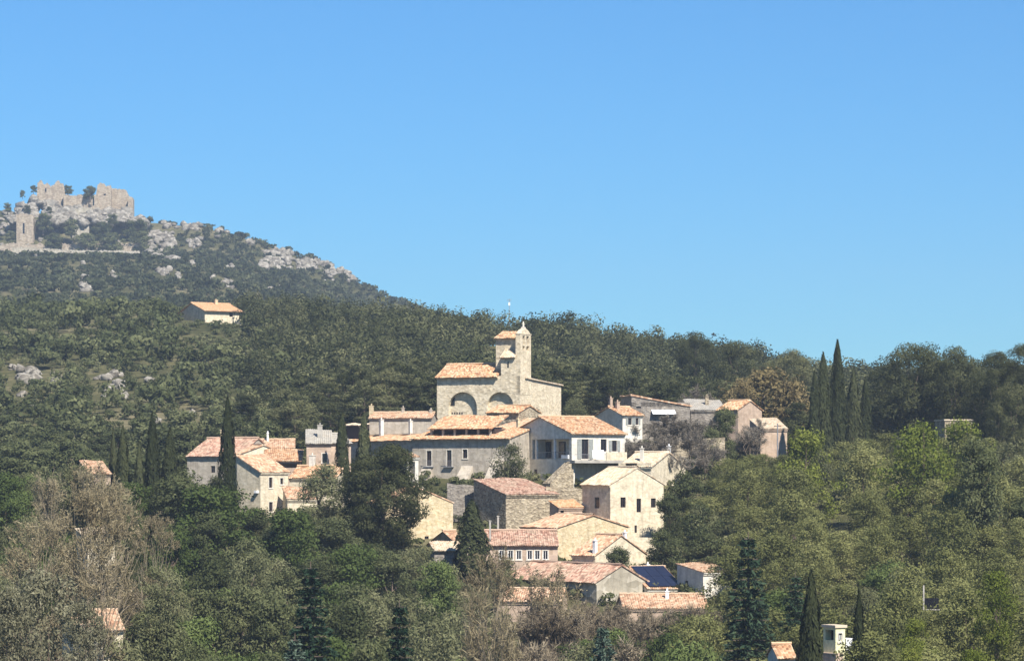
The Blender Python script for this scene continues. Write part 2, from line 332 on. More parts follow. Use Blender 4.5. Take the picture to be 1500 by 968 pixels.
class House:
    """frame: origin at the near corner, +x along the right-hand face, +y along the left-hand face"""
    def __init__(s, name, label, cat, px, Y, th, L, Rr, eave, wall, roofm, A=None, B=None, group=None, base=None):
        s.th = R(th); s.Y = Y; s.X = (px - CX)/F*Y; c, sn_ = math.cos(s.th), math.sin(s.th); s.c, s.s = c, sn_
        uR = (Rr - CX)/F if Rr is not None else 0; uL = (L - CX)/F if L is not None else 0
        s.A = A if A else (uR*Y - s.X) / (c - uR*sn_)
        s.B = B if B else (uL*Y - s.X) / (-sn_ - uL*c)
        cs = [(s.X, Y), (s.X + c*s.A, Y + sn_*s.A), (s.X - sn_*s.B, Y + c*s.B), (s.X + c*s.A - sn_*s.B, Y + sn_*s.A + c*s.B)]
        zb = base if base is not None else min(tz1(*q) for q in cs) - 1.0
        s.zb = zb; s.ze = (HY - eave)/F*Y - zb; s.wall = M[wall]; s.roofm = M[roofm]; s.sill = True
        s.t = thing(name, label, cat, (s.X, Y, zb), s.th, group)
        s.holes = {'R': [], 'L': [], 'B': [], 'E': []}; s.post = []; s.nw = 0
    def onR(s, px): u = (px - CX)/F; return (u*s.Y - s.X) / (s.c - u*s.s)
    def onL(s, px): u = (px - CX)/F; return (u*s.Y - s.X) / (-s.s - u*s.c)
    def zat(s, face, q, py):
        Yp = s.Y + (s.s*q if face == 'R' else s.c*q); return (HY - py)/F*Yp - s.zb
    def lz(s, py): return (HY - py)/F*s.Y - s.zb
    def win(s, face, px0, px1, py0, py1, style='dark', dep=0.22):
        """opening between photo columns px0..px1 and rows py0..py1"""
        f = s.onR if face == 'R' else s.onL
        a, b = f(px0), f(px1); q = (a + b)/2; z1, z0 = s.zat(face, q, py0), s.zat(face, q, py1)
        a, b = min(a, b), max(a, b)
        if face == 'L': s.holes['L'].append((s.B - b, s.B - a, z0, z1, dep))
        else: s.holes['R'].append((a, b, z0, z1, dep))
        s.post.append((face, a, b, z0, z1, style, dep))
    def put(s, mb, face, a, b, d0, d1, z0, z1):     # box on a face, d outward
        if face == 'R': mb.box(a, b, -d1, -d0, z0, z1)
        else: mb.box(-d1, -d0, a, b, z0, z1)
    def finish(s, roof='gx', p=0.32, over=0.4, verge=0.18, cornice=True, rdrop=0, split=None):
        A, B, ze, t = s.A, s.B, s.ze, s.t; H = s.holes; w = MB()
        s.roof, s.p = roof, p; z0 = 0
        if roof == 'gx':
            h = B/2*p; zR = zE = ze; tL = [(0, ze), (B, ze), (B/2, ze+h)]; tR = None
        elif roof == 'gy':
            h = A/2*p; tR = [(0, ze), (A, ze), (A/2, ze+h)]; tL = None
        elif roof == 'sy':                # low at R face, rising backwards
            h = B*p; tL = [(0, ze), (B, ze), (0, ze+h)]; tR = None
        elif roof == 'sx':                # high at the corner, falling along +x
            h = A*p; tR = [(0, ze-h), (A, ze-h), (0, ze)]; tL = None
        elif roof == 'sxr':               # low at the corner, rising along +x
            h = A*p; tR = [(0, ze), (A, ze), (A, ze+h)]; tL = None
        else: h = 0; tR = tL = None
        zt = ze - h if roof == 'sx' else ze
        wall_face(w, (0,0), (1,0), (0,-1), A, z0, zt, H['R'], tR)
        zl = ze if roof == 'sx' else zt
        wall_face(w, (0,B), (0,-1), (-1,0), B, z0, zl, H['L'], tL)
        zr = ze + h if roof == 'sxr' else zt
        wall_face(w, (A,0), (0,1), (1,0), B, z0, zr, [], [(u if roof != 'sy' else B-u, z) for u, z in tL] if tL else None)
        zk = ze + h if roof == 'sy' else zt
        wall_face(w, (A,B), (-1,0), (0,1), A, z0, zk, [], [(A-u, z) for u, z in tR] if tR else None)
        w.build('wall', s.wall, t)
        rf = MB(); caps = MB(); sd_ = int(abs(s.X)*10) + int(s.Y)
        if roof == 'gx':
            slope(rf, (-verge, -over, ze - over*p), (A + 2*verge, 0, 0), (0, B/2 + over, (B/2 + over)*p), seed=sd_)
            slope(rf, (-verge, B + over, ze - over*p), (A + 2*verge, 0, 0), (0, -B/2 - over, (B/2 + over)*p), seed=sd_+1)
            ridge_caps(caps, (-verge, B/2, ze + h + .22), (A + verge, B/2, ze + h + .22))
        elif roof == 'gy':
            slope(rf, (-over, -verge, ze - over*p), (0, B + 2*verge, 0), (A/2 + over, 0, (A/2 + over)*p), seed=sd_)
            slope(rf, (A + over, -verge, ze - over*p), (0, B + 2*verge, 0), (-A/2 - over, 0, (A/2 + over)*p), seed=sd_+1)
            ridge_caps(caps, (A/2, -verge, ze + h + .22), (A/2, B + verge, ze + h + .22))
        elif roof == 'sy': slope(rf, (-verge, -over, ze - over*p), (A + 2*verge, 0, 0), (0, B + over + .2, (B + over + .2)*p), seed=sd_)
        elif roof == 'sx': slope(rf, (A + over, -verge, ze - h - over*p), (0, B + 2*verge, 0), (-A - over - .2, 0, (A + over + .2)*p), seed=sd_)
        elif roof == 'sxr': slope(rf, (-over, -verge, ze - over*p), (0, B + 2*verge, 0), (A + over + .2, 0, (A + over + .2)*p), seed=sd_)
        else: rf.box(-.15, A + .15, -.15, B + .15, ze, ze + .25)
        s.roof_o = rf.build('roof', s.roofm, t)
        if caps.v: caps.build('ridge_tiles', s.roofm, s.roof_o)
        if cornice and roof in ('gx', 'sy'):
            cb = MB(); cb.box(-.04, A + .04, -.16, 0.02, ze - .42, ze - .2); cb.box(-.06, A + .06, -.28, 0.03, ze - .2, ze - .09); cb.build('cornice', s.wall, t)
        if cornice and roof in ('gy', 'sxr'):
            cb = MB(); cb.box(-.16, 0.02, -.04, B + .04, ze - .42, ze - .2); cb.box(-.28, 0.03, -.06, B + .06, ze - .2, ze - .09); cb.build('cornice', s.wall, t)
        for (face, a, b, z0, z1, style, dep) in s.post: s.fit(face, a, b, z0, z1, style, dep)
        return s
    def fit(s, face, a, b, z0, z1, style, dep):
        t = s.t
        if style == 'none': return
        fr = MB(); f = 0.07; g = dep - .03
        wc = a + (b-a)/2
        for (x0, x1, q0, q1) in ((a, a+f, z0, z1), (b-f, b, z0, z1), (a+f, b-f, z0, z0+f), (a+f, b-f, z1-f, z1), (wc-.03, wc+.03, z0+f, z1-f)):
            s.put(fr, face, x0+.004, x1-.004, -g, -g+.06, q0+.004, q1-.004)
        wn = fr.build('window', M['wood'] if style != 'white' else M['white_paint'], t)
        pn = MB(); s.put(pn, face, a+.01, b-.01, -g-.015, -g+.02, z0+.01, z1-.01); pn.build('pane', M['glass'], wn)
        if style in ('surround', 'shutter', 'white', 'arch'):
            sr = MB(); m_ = .13
            for (x0, x1, q0, q1) in ((a-m_, a, z0-m_, z1+m_), (b, b+m_, z0-m_, z1+m_), (a, b, z1, z1+m_)): s.put(sr, face, x0, x1, -.02, .03, q0, q1)
            s.put(sr, face, a-m_-.05, b+m_+.05, -.02, .09, z0-m_-.06, z0); sr.build('window_surround', M['frame'], t)
        if style in ('shutter', 'lshutter', 'rshutter'):
            wd = (b - a)*0.62
            for side, (x0, x1) in (('l', (a-.05-wd, a-.05)), ('r', (b+.05, b+.05+wd))):
                if style[0] in 'lr' and style[0] != side: continue
                sh = MB(); s.put(sh, face, x0, x1, .045, .085, z0, z1)
                k = max(3, int((z1-z0)/.28))
                for i in range(k):
                    zz = z0 + (z1-z0)*(i+.5)/k; s.put(sh, face, x0+.06, x1-.06, .085, .1, zz-.05, zz+.05)
                sh.build('shutter', M['shutter'], t)
        if style == 'rail':
            rl = MB(); s.put(rl, face, a-.3, b+.3, .25, .28, z0+.95, z0+1.0); s.put(rl, face, a-.3, b+.3, 0, .32, z0-.1, z0)
            for i in range(9): x = a-.28 + (b-a+.56)*i/8; s.put(rl, face, x-.012, x+.012, .25, .275, z0, z0+.95)
            rl.build('balcony_rail', M['metal'], t)
    def roofz(s, x, y):
        A, B, ze, p = s.A, s.B, s.ze, s.p
        return ze + {'gx': min(y, B-y)*p, 'gy': min(x, A-x)*p, 'sy': y*p, 'sx': -x*p, 'sxr': x*p}.get(s.roof, 0)
    def chimney(s, fx, fy, pytop, w=0.7, d=0.6, m=None, pot=True):
        x, y = s.A*fx, s.B*fy; Yp = s.Y + s.s*x + s.c*y
        zt = (HY - pytop)/F*Yp - s.zb; zb = s.roofz(x, y) - .3; zt = max(zt, zb + .9)
        c = MB(); c.box(x-w/2, x+w/2, y-d/2, y+d/2, zb, zt-.12); c.box(x-w/2-.07, x+w/2+.07, y-d/2-.07, y+d/2+.07, zt-.12, zt)
        if pot: c.tube((x, y, zt), (x, y, zt+.35), .13, .12, 6)
        c.build('chimney', m or s.wall, s.roof_o)
    def part(s, name, mb, mat): return mb.build(name, mat, s.t)
    # photo column/row on the vertical plane y=yl of the house -> local x, z
    def loc(s, px, py, yl=0, xl=None):
        u = (px - CX)/F
        if xl is None:
            X0, Y0 = s.X - s.s*yl, s.Y + s.c*yl; x = (u*Y0 - X0)/(s.c - u*s.s); Yp = Y0 + s.s*x; q = x
        else:
            X0, Y0 = s.X + s.c*xl, s.Y + s.s*xl; q = (u*Y0 - X0)/(-s.s - u*s.c); Yp = Y0 + s.c*q
        return q, (HY - py)/F*Yp - s.zb

exec_parts = []

# ------------------------------------------------------------------ the church
def arch_wall(mb, O, U, N, W, z0, z1, arches):
    P = lambda u, z, d=0: (O[0] + U[0]*u - N[0]*d, O[1] + U[1]*u - N[1]*d, z)
    cur = 0.0
    for (uc, r, zs, dep) in sorted(arches):
        mb.add([P(cur,z0), P(uc-r,z0), P(uc-r,z1), P(cur,z1)], [(0,1,2,3)])
        n = 18; pts = [(uc - r*math.cos(math.pi*k/n), zs + r*math.sin(math.pi*k/n)) for k in range(n+1)]
        mb.add([P(uc-r,z0), P(uc-r,zs), P(uc-r,zs,dep), P(uc-r,z0,dep)], [(0,1,2,3)])
        mb.add([P(uc+r,zs), P(uc+r,z0), P(uc+r,z0,dep), P(uc+r,zs,dep)], [(0,1,2,3)])
        for (a, za), (b, zb) in zip(pts, pts[1:]):
            mb.add([P(a,za), P(b,zb), P(b,z1), P(a,z1)], [(0,1,2,3)])
            mb.add([P(a,za), P(a,za,dep), P(b,zb,dep), P(b,zb)], [(0,1,2,3)])
            mb.add([P(a,z0,dep), P(b,z0,dep), P(b,zb,dep), P(a,za,dep)], [(0,1,2,3)])
        cur = uc + r
    mb.add([P(cur,z0), P(W,z0), P(W,z1), P(cur,z1)], [(0,1,2,3)])

def church():
    h = House('church', 'pale stone church with arched front wall and bell gable above the village', 'church', 762, 548, 66, 640, 822, 550, 'church', 'tile_orange')
    A, B, ze, t = h.A, h.B, h.ze, h.t; cw = M['church']
    _, zr = h.loc(690, 534, xl=4.5); _, s0 = h.loc(764, 553, yl=0); _, s1 = h.loc(822, 565, yl=0)
    w = MB(); ar = []
    for (a, b, top) in ((657, 698.5, 574), (713.5, 752, 574)):
        y0, y1 = h.onL(a), h.onL(b); yc, r = (y0+y1)/2, abs(y0-y1)/2
        ar.append((B - yc, r, h.zat('L', yc, top) - r, .85))
    arch_wall(w, (0,B), (0,-1), (-1,0), B, 0, ze, ar)
    w.add([(0,0,0),(A,0,0),(A,0,s1),(0,0,s0)], [(0,1,2,3)])
    w.add([(A,0,0),(A,B,0),(A,B,s1),(A,0,s1)], [(0,1,2,3)])
    w.add([(A,B,0),(0,B,0),(0,B,ze),(4.5,B,zr),(A,B,s1)], [(0,1,2,3,4)])
    w.add([(0,4.4,ze-2),(A,4.4,s1-2),(A,4.4,s1),(4.5,4.4,zr),(0,4.4,ze)], [(0,1,2,3,4)])
    wo_ = w.build('wall', cw, t)
    r = MB(); p = (zr-ze)/4.5
    slope(r, (-.65, 4.3, ze - .65*p), (0, B - 4.1, 0), (5.15, 0, 5.15*p), seed=1)
    pb = (zr - s1)/(A - 4.5)
    slope(r, (A + .3, 4.3, s1 - .3*pb), (0, B - 4.1, 0), (-(A - 4.2), 0, (A - 4.2)*pb), seed=2)
    h.roof_o = r.build('roof', M['tile_orange'], t)
    rc = MB(); ridge_caps(rc, (4.5, 4.3, zr+.2), (4.5, B+.1, zr+.2)); rc.build('ridge_tiles', M['tile_orange'], h.roof_o)
    r2 = MB(); ps = (s0 - s1)/A
    slope(r2, (A + .35, -.3, s1 - .35*ps), (0, 4.6, 0), (-A + 1.6, 0, (A - 1.6)*ps), seed=3)
    r2.build('side_roof', M['tile_tan'], t)
    cb = MB(); cb.box(-.18, .02, 4.3, B + .05, ze - .5, ze - .26); cb.box(-.32, .03, 4.3, B + .08, ze - .26, ze - .12); cb.build('cornice', cw, t)
    # stair turret at the corner, its own little roof
    _, zt = h.loc(750, 523, xl=0)
    tb = MB(); tb.box(-.03, 2.1, .9, 3.75, ze - 3, zt); sr = h.onL(745)
    tb.build('stair_turret', cw, t)
    _, zt2 = h.loc(752, 512.5, xl=2.1); pt = (zt2 - zt)/2.1
    ro = MB(); slope(ro, (-.5, .8, zt - .3*pt), (0, 3.1, 0), (2.55, 0, 2.55*pt), seed=4); ro.build('turret_roof', M['tile_tan'], t)
    sl = MB(); sl.box(-.05, .05, 2.2, 2.5, zt - 1.9, zt - .8); sl.build('slit_window', M['glass'], t)
    # tower behind the bell wall
    y6 = 5.7; _, zw = h.loc(740, 495, xl=2.1)
    tw = MB(); tw.box(2.1, 5.4, .9, y6, s1 - 1, zw); tw.build('tower', cw, t)
    _, zw2 = h.loc(742, 487.5, xl=5.2); pw = (zw2 - zw)/3.1
    ro = MB(); slope(ro, (1.5, .8, zw - .5*pw), (0, y6 - .6, 0), (4.0, 0, 4.0*pw), seed=5); ro.build('tower_roof', M['tile_orange'], t)
    # bell gable
    x1, _ = h.loc(777.5, 540, yl=0); _, zg = h.loc(770, 489, yl=0); _, zk = h.loc(770, 481, yl=0)
    xs_ = [0, *(h.loc(q, 500)[0] for q in (765.2, 768.9, 770.9, 774.8)), x1]
    zs_ = [s0 - 3, *(h.loc(770, q)[1] for q in (513, 507, 504.5, 492)), zg]
    bw = MB()
    for i in range(5):
        for j in range(5):
            if i in (1, 3) and j in (1, 3): continue
            bw.box(xs_[i], xs_[i+1], -.04, .9, zs_[j], zs_[j+1])
    xm = x1/2
    bw.add([(x,y,z) for y in (-.04,.9) for x, z in ((0.1,zg),(x1-.1,zg),(x1*.72,zg+(zk-zg)*.7),(xm,zk),(x1*.28,zg+(zk-zg)*.7))],
           [(0,1,2,3,4),(9,8,7,6,5)] + [(i,(i+1)%5,5+(i+1)%5,5+i) for i in range(5)])
    bw.box(-.1, x1+.1, -.12, .98, zg-.12, zg+.02)
    bg_ = bw.build('bell_gable', cw, t)
    _, zf = h.loc(767, 470.5, yl=0)
    fb = MB(); fb.box(xm-.32, xm+.32, .1, .75, zk-.25, zk+.25); fb.tube((xm,.43,zk+.25),(xm,.43,zf),.2,.12,6); fb.box(xm-.35,xm+.35,.36,.5,zf-.5,zf-.32); fb.build('finial', M['frame'], bg_)
    for k in (1, 3):
        b = MB(); xb = (xs_[k]+xs_[k+1])/2
        b.tube((xb,.43,zs_[3]+.1),(xb,.43,zs_[3]+.5),.3,.2,8); b.tube((xb,.43,zs_[3]+.5),(xb,.43,zs_[4]),.17,.03,8); b.build('bell', M['metal'], bg_)
    # dark opening and row of putlog holes in the left arch
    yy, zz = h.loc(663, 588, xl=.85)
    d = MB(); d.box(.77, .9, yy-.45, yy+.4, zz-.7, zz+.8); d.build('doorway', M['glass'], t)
    for k in range(6):
        yy, zz = h.loc(659 + k*3.6, 605, xl=.85); d = MB(); d.box(.8, .89, yy-.12, yy+.12, zz-.15, zz+.15); d.build('wall_hole', M['wood'], t)
church()

# ------------------------------------------------------------------ village houses
HG = 'houses of the hill village'
def porch_house():
    h = House('porch_house', 'house with grey gable over a columned porch and white shuttered side', 'house', 837.5, 500, 32, 745, 915, 635, 'white', 'tile_orange', group=HG)
    h.win('L', 760, 771, 643.5, 660, 'surround'); h.win('L', 780, 834, 643, 672, 'none', 2.6)
    h.win('R', 852, 862, 643, 672, 'shutter'); h.win('R', 880, 888.5, 643, 661, 'dark'); h.win('R', 896.5, 903.5, 645, 661, 'shutter')
    h.win('R', 842, 911, 678.5, 716, 'none', 2.4)
    h.finish('gx', p=0.29, over=.5, verge=.35)
    # grey rendered gable skin stands proud of the white wall
    for (q, wd) in ((786.8, .28), (813.5, .28)):
        y, z0 = h.loc(q, 672, xl=.35); z1 = h.zat('L', y, 643)
        c = MB(); c.box(.12, .45, y-wd/2, y+wd/2, z0-.05, z1+.02); h.part('porch_column', c, M['white_paint'])
    ya, zf = h.loc(782, 671, xl=.2); yb, _ = h.loc(833, 671, xl=.2)
    rl = MB(); rl.box(.15, .21, yb, ya, zf+.95, zf+1.02)
    for k in range(22): y = yb + (ya-yb)*k/21; rl.box(.165, .19, y-.015, y+.015, zf, zf+.95)
    h.part('porch_rail', rl, M['metal'])
    for (q0, q1) in ((791, 797), (800, 807), (819, 828)):
        y0, zb = h.loc(q1, 671, xl=2.5); y1, zt = h.loc(q0, 647, xl=2.5)
        d = MB(); d.box(2.4, 2.58, y0, y1, zb+.1, zt); dd = h.part('porch_door', d, M['wood'])
        g = MB(); g.box(2.37, 2.41, y0+.15, y1-.15, zb+.5, zt-.15); g.build('pane', M['glass'], dd)
    y0, zb = h.loc(833, 671.5, xl=-.1); y1, zt = h.loc(823, 668, xl=-.1)
    b = MB(); b.box(-.25, 0.02, y0, y1, zb, zt+.2); h.part('parapet', b, M['white_paint'])
    xa, zs = h.onR(838), h.zat('R', 2, 674); xb = h.onR(911); z2 = h.zat('R', 2, 678)
    b = MB(); b.box(-.4, xb, -1.5, -.004, z2, zs); h.part('balcony_slab', b, M['concrete'])
    xq = h.onR(881); zt = h.zat('R', 6, 662)
    b = MB(); b.box(xq, xb, -1.48, -1.3, zs, zt); h.part('parapet', b, M['cream'])
    rl = MB(); rl.box(-.3, xq, -1.42, -1.38, zs+.95, zs+1.0)
    for k in range(26): x = -.3 + (xq+.3)*k/25; rl.box(x-.012, x+.012, -1.41, -1.39, zs, zs+.95)
    h.part('balcony_rail', rl, M['metal'])
    # stone stair wall running down from the porch corner
    ya, za = h.loc(834, 676, xl=-.3); yb, zb = h.loc(814, 712, xl=-3)
    b = MB(); b.add([(-.02,ya-.8,0),(-4.5,ya-.8,0),(-4.5,ya-.8,2),(-.02,ya-.8,za),(-.02,ya+1.6,0),(-4.5,ya+1.6,0),(-4.5,ya+1.6,2),(-.02,ya+1.6,za)],
                    [(0,1,2,3),(7,6,5,4),(2,1,5,6),(3,2,6,7),(0,3,7,4)]); h.part('stair_buttress', b, M['rubble'])
    y, z = h.loc(785, 695, xl=0); b = MB(); b.box(-.05, .05, y-.4, y+.4, z-1, z+.9); h.part('cellar_door', b, M['wood'])
    h.chimney(.55, .75, 612)
    return h, (h.X, h.Y)
ph, _ = porch_house()
def laundry():
    for i, (q, ww, hh) in enumerate(((864.5, .55, 1.3), (871.5, .7, 1.5))):
        x = ph.onR(q); z = ph.zat('R', x, 659); m = MB(); n = 8
        vs = []; 
        for k in range(n+1):
            u = k/n; d = -1.5 - .05*math.sin(u*9)
            vs += [(x-ww+2*ww*u, d, z), (x-ww+2*ww*u, d-.03, z-hh)]
        m.add(vs, [(2*k, 2*k+2, 2*k+3, 2*k+1) for k in range(n)])
        o = m.build('hanging_sheet', M['cloth']); so_ = o.modifiers.new('thickness', 'SOLIDIFY'); so_.thickness = .02
        o.location = ph.t.location; o.rotation_euler = ph.t.rotation_euler
        tag(o, ['smaller white sheet hung over the balcony rail, left one', 'larger white sheet hung over the balcony rail, right one'][i], 'sheet', 'laundry on the balcony')
laundry()

def manor():
    h = House('manor_house', 'long grey rendered house with three tall windows and sloping buttresses', 'house', 604, 512, -26, None, 747, 643, 'grey_plaster', 'tile_orange', B=9.5, group=HG)
    h.win('R', 625, 632, 660, 682, 'surround'); h.win('R', 654.5, 661.5, 659, 683, 'surround'); h.win('R', 678, 684.5, 658, 671, 'surround')
    h.win('R', 659, 669, 703, 714, 'dark')
    h.finish('sy', p=.2, over=.75)
    for q, w_ in ((626, 2.2), (684, 2.6), (729, 2.6)):
        x = h.onR(q); zt = h.zat('R', x, 682 if q < 700 else 672)
        b = MB(); b.add([(x-w_/2,0,0),(x+w_/2,0,0),(x+w_/2,-4.2,0),(x-w_/2,-4.2,0),(x-w_/2*.8,.0,zt),(x+w_/2*.8,.0,zt),(x+w_/2*.8,-.35,zt-.5),(x-w_/2*.8,-.35,zt-.5)],
                        [(0,3,7,4),(1,5,6,2),(3,2,6,7),(4,7,6,5)]); h.part('buttress', b, M['grey_plaster'])
    xa, xb = h.onR(690), h.onR(742); z = h.zat('R', xa, 702)
    b = MB(); b.box(xa, xb, -3.4, -.02, 0, z); h.part('terrace', b, M['rubble'])
    for q in (628.5, 658):
        x = h.onR(q); z = h.zat('R', x, 683); rl = MB(); rl.box(x-.9, x+.9, -.5, -.01, z-.12, z)
        rl.box(x-.9, x+.9, -.5, -.46, z+.95, z+1)
        for i in range(11): xx = x-.88+1.76*i/10; rl.box(xx-.012, xx+.012, -.49, -.47, z, z+.95)
        h.part('balcony', rl, M['metal'])
    # raised attic with an open dark gallery under its own roof
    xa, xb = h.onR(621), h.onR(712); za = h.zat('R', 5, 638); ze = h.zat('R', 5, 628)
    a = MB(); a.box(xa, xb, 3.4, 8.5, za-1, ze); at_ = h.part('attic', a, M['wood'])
    for k in range(6): x = xa + .3 + (xb-xa-.6)*k/5; c = MB(); c.box(x-.18, x+.18, 2.0, 2.3, za-.8, ze+.1); c.build('pier', M['grey_plaster'], at_)
    ro = MB(); slope(ro, (xa-.3, 1.5, ze-.1), (xb-xa+.6, 0, 0), (0, 6.5, 2.3), seed=77); ro.build('attic_roof', M['tile_orange'], at_)
    return h
manor()

H = lambda *a, **k: House(*a, group=HG, **k)
h = H('wing_house', 'long shaded wing with broad orange roof left of the grey manor', 'house', 606, 513, 34, 484, 640, 645, 'grey_plaster', 'tile_orange', A=9); h.win('L', 578, 588, 655, 664, 'dark'); h.finish('gy', p=.2, over=.5); h.chimney(.5, .3, 616, .5, .5, M['white']); h.chimney(.45, .62, 614, .6, .6, M['white'])
h = H('row_house', 'low house with long thin roofline and chimneys left of the church', 'house', 541, 536, -6, None, 632, 612.5, 'grey_plaster', 'tile_pink', B=7); h.finish('gx', p=.26); h.chimney(.0, .35, 594, .7, .7, M['ochre']); h.chimney(.5, .5, 597, .5, .5); h.chimney(.95, .5, 600, .5, .5)
h = H('small_grey_house', 'small grey roofed house at the left edge of the village top', 'house', 484, 500, 25, 452, 500, 648.5, 'pink', 'tile_grey', A=3.6, B=7); h.finish('gx', p=.4); 
h = H('window_house', 'plain pinkish house front with a single white framed window behind the cypresses', 'house', 449, 497, 4, None, 485, 649.5, 'pink', 'tile_grey', B=6); h.win('R', 472, 479, 664, 677, 'surround'); h.finish('sy', p=.35); h.chimney(.55, .4, 622, .8, .6, M['concrete'])
h = H('lean_to_house', 'small house with dark open end and thin pale roof left of the manor roof', 'house', 527, 530, 30, 506, 540, 623, 'wood', 'tile_tan', B=6); h.finish('sxr', p=.12)
h = H('annex_house', 'small stone house with orange roof right below the church arches', 'house', 760, 529, 55, 714, 791, 604, 'rubble', 'tile_orange'); h.finish('gy', p=.36); h.chimney(.95, .06, 600, .6, .6, M['rubble'])
h = H('annex_lean_to', 'pink tiled lean-to roof between the annex and the porch house gable', 'house', 757, 519, 40, 709, 790, 632, 'pink', 'tile_pink', A=9); h.finish('sxr', p=.26); h.chimney(.1, .08, 614, .5, .5, M['ochre'])
h = H('gabled_house', 'grey gabled house with cream side and twin shutters, upper right', 'house', 912, 540, 31, 872, 941, 608, 'white', 'tile_orange'); h.win('R', 920, 925, 612, 622, 'shutter'); h.win('R', 931, 935, 612, 622, 'shutter'); h.finish('gx', p=.32, over=.4, verge=.25); h.chimney(.1, .5, 583, .5, .5, M['pink']); h.chimney(.3, .4, 588, .6, .6, M['pink'])
h = H('long_stone_house', 'long stone house with thin pinkish roof falling to the right, upper right', 'house', 925, 552, 12, None, 1011, 580, 'grey_rubble', 'tile_pink', B=8); h.win('R', 932, 939, 589, 598, 'dark'); h.finish('sx', p=.17, over=.3)
b = MB(); xa, xb = h.onR(954), h.onR(988); zz = h.zat('R', 6, 600); b.add([(xa,-.02,zz),(xb,-.02,zz),(xb,-1.1,zz-.7),(xa,-1.1,zz-.7),(xa,-.02,zz-.12),(xb,-.02,zz-.12),(xb,-1.1,zz-.82),(xa,-1.1,zz-.82)], [(0,3,2,1),(4,5,6,7),(2,3,7,6),(0,4,7,3),(1,2,6,5)]); h.part('awning', b, M['cloth'])
h = H('roofless_ruin', 'ruined grey stone house with a leaning tile roof, upper right', 'house', 1012, 556, 8, None, 1064, 601, 'grey_rubble', 'tile_grey', B=6.5); h.finish('sy', p=.3, over=.2); h.chimney(.55, .5, 580, .6, .6, M['rubble'])
h = H('orange_gable_house', 'tall peach house with small orange gable roof, far right of the village', 'house', 1081, 552, 52, 1070, 1116, 600, 'pink', 'tile_orange', B=4.5); h.finish('gy', p=.42, over=.35); 
h = H('stone_shed', 'low pinkish stone shed at the far right end of the village', 'house', 1114, 540, 14, None, 1153, 628, 'pink', 'tile_tan', B=6); h.finish('sy', p=.3, over=.2)
h = H('cream_house', 'cream house with three dark windows and tan roof, right of centre', 'house', 894, 463, 33, 853, 972, 709.5, 'cream', 'tile_tan'); h.win('L', 871, 878, 728, 744, 'dark'); h.win('R', 909, 916.5, 728, 743, 'dark'); h.win('R', 932.5, 939, 730, 750, 'dark'); h.win('R', 953.5, 960.5, 729.5, 743, 'dark'); h.win('R', 929.5, 933, 769, 780, 'dark'); h.finish('gy', p=.5, over=.35, verge=.12)
h = H('terrace_house', 'pale house with recessed opening and tan roof behind the cream house', 'house', 954, 490, 66, 906, 1004, 684, 'cream', 'tile_tan'); h.win('L', 916, 933, 678, 690, 'none', .9); h.finish('gy', p=.3, over=.3); h.chimney(.2, .5, 656, .5, .5, M['white']); h.chimney(.7, .2, 653, .4, .5, M['white_paint'])
h = H('rubble_house', 'rough stone house with shed roof and blank sunlit wall in the village centre', 'house', 741, 468, 32, 694, 818, 724, 'rubble', 'tile_brown'); h.finish('sy', p=.24, over=.3); 
h = H('ochre_gable_house', 'tall ochre house wall with sloping tiled verge beside the big pine', 'house', 558, 463, 22, None, 663.5, 737, 'ochre', 'tile_pink', B=6); h.win('R', 622, 628, 785, 794, 'dark'); h.finish('gy', p=.4, over=.1, verge=.1)
h = H('dark_gable_house', 'small house with shaded dark gable left of the lone cypress', 'house', 673, 452, 30, 626, 690, 800, 'grey_plaster', 'tile_pink'); h.finish('gx', p=.42, over=.25)
h = H('verandah', 'small lit tile lean-to beneath the dark gable left of the lone cypress', 'house', 636, 441, 14, None, 676, 806, 'grey_rubble', 'tile_tan', B=2.5); h.finish('sy', p=.4, over=.4)
h = H('glazed_house', 'long low house with brown roof and row of white windows below it', 'house', 712, 447, 3, None, 817, 798, 'pink', 'tile_brown', B=9)
for q in (735, 748, 760, 776, 787, 799): h.win('R', q-3.6, q+3.6, 806, 819, 'white', .12)
h.finish('gx', p=.42, over=.45); h.chimney(.06, .1, 762, .24, .24, M['concrete'], False); h.chimney(.19, .55, 755, .26, .26, M['concrete'], False)
h = H('sandy_gable_house', 'sandy stone house with wide low gable facing right, below the cream house', 'house', 816.5, 453, 38, 764, 920, 773, 'ochre', 'tile_pink'); h.finish('gy', p=.26, over=.35)
h = H('bright_roof_shed', 'tiny shed with bright new orange roof between the stone house and cream house', 'shed', 818, 466, 30, None, 853, 743, 'pink', 'tile_new', B=2.6); h.win('R', 821, 826, 746, 754, 'dark'); h.finish('sy', p=.35, over=.25)
h = H('lower_tan_house', 'house with tan roof sloping left and cream gable, under the sandy gable', 'house', 872, 443, 46, 838, 946, 813, 'cream', 'tile_pink'); h.finish('gy', p=.5, over=.3); h.chimney(.04, .1, 791, .5, .5, M['white_paint']); h.chimney(.72, .3, 779, .45, .45, M['white_paint'])
h = H('big_roof_house', 'house with broad weathered orange roof and pale rubble gable, lower centre', 'house', 874, 427, 36, 744, 946, 852, 'terrace', 'tile_brown'); h.win('L', 842, 852, 862, 872, 'dark'); h.win('L', 800, 806, 860, 876, 'dark'); h.finish('gy', p=.5, over=.45)
h = H('solar_house', 'low house carrying dark blue solar panels on its front slope', 'house', 948, 431, 27, None, 1001, 862, 'white', 'tile_pink', B=11); h.finish('gx', p=.5, over=.3)
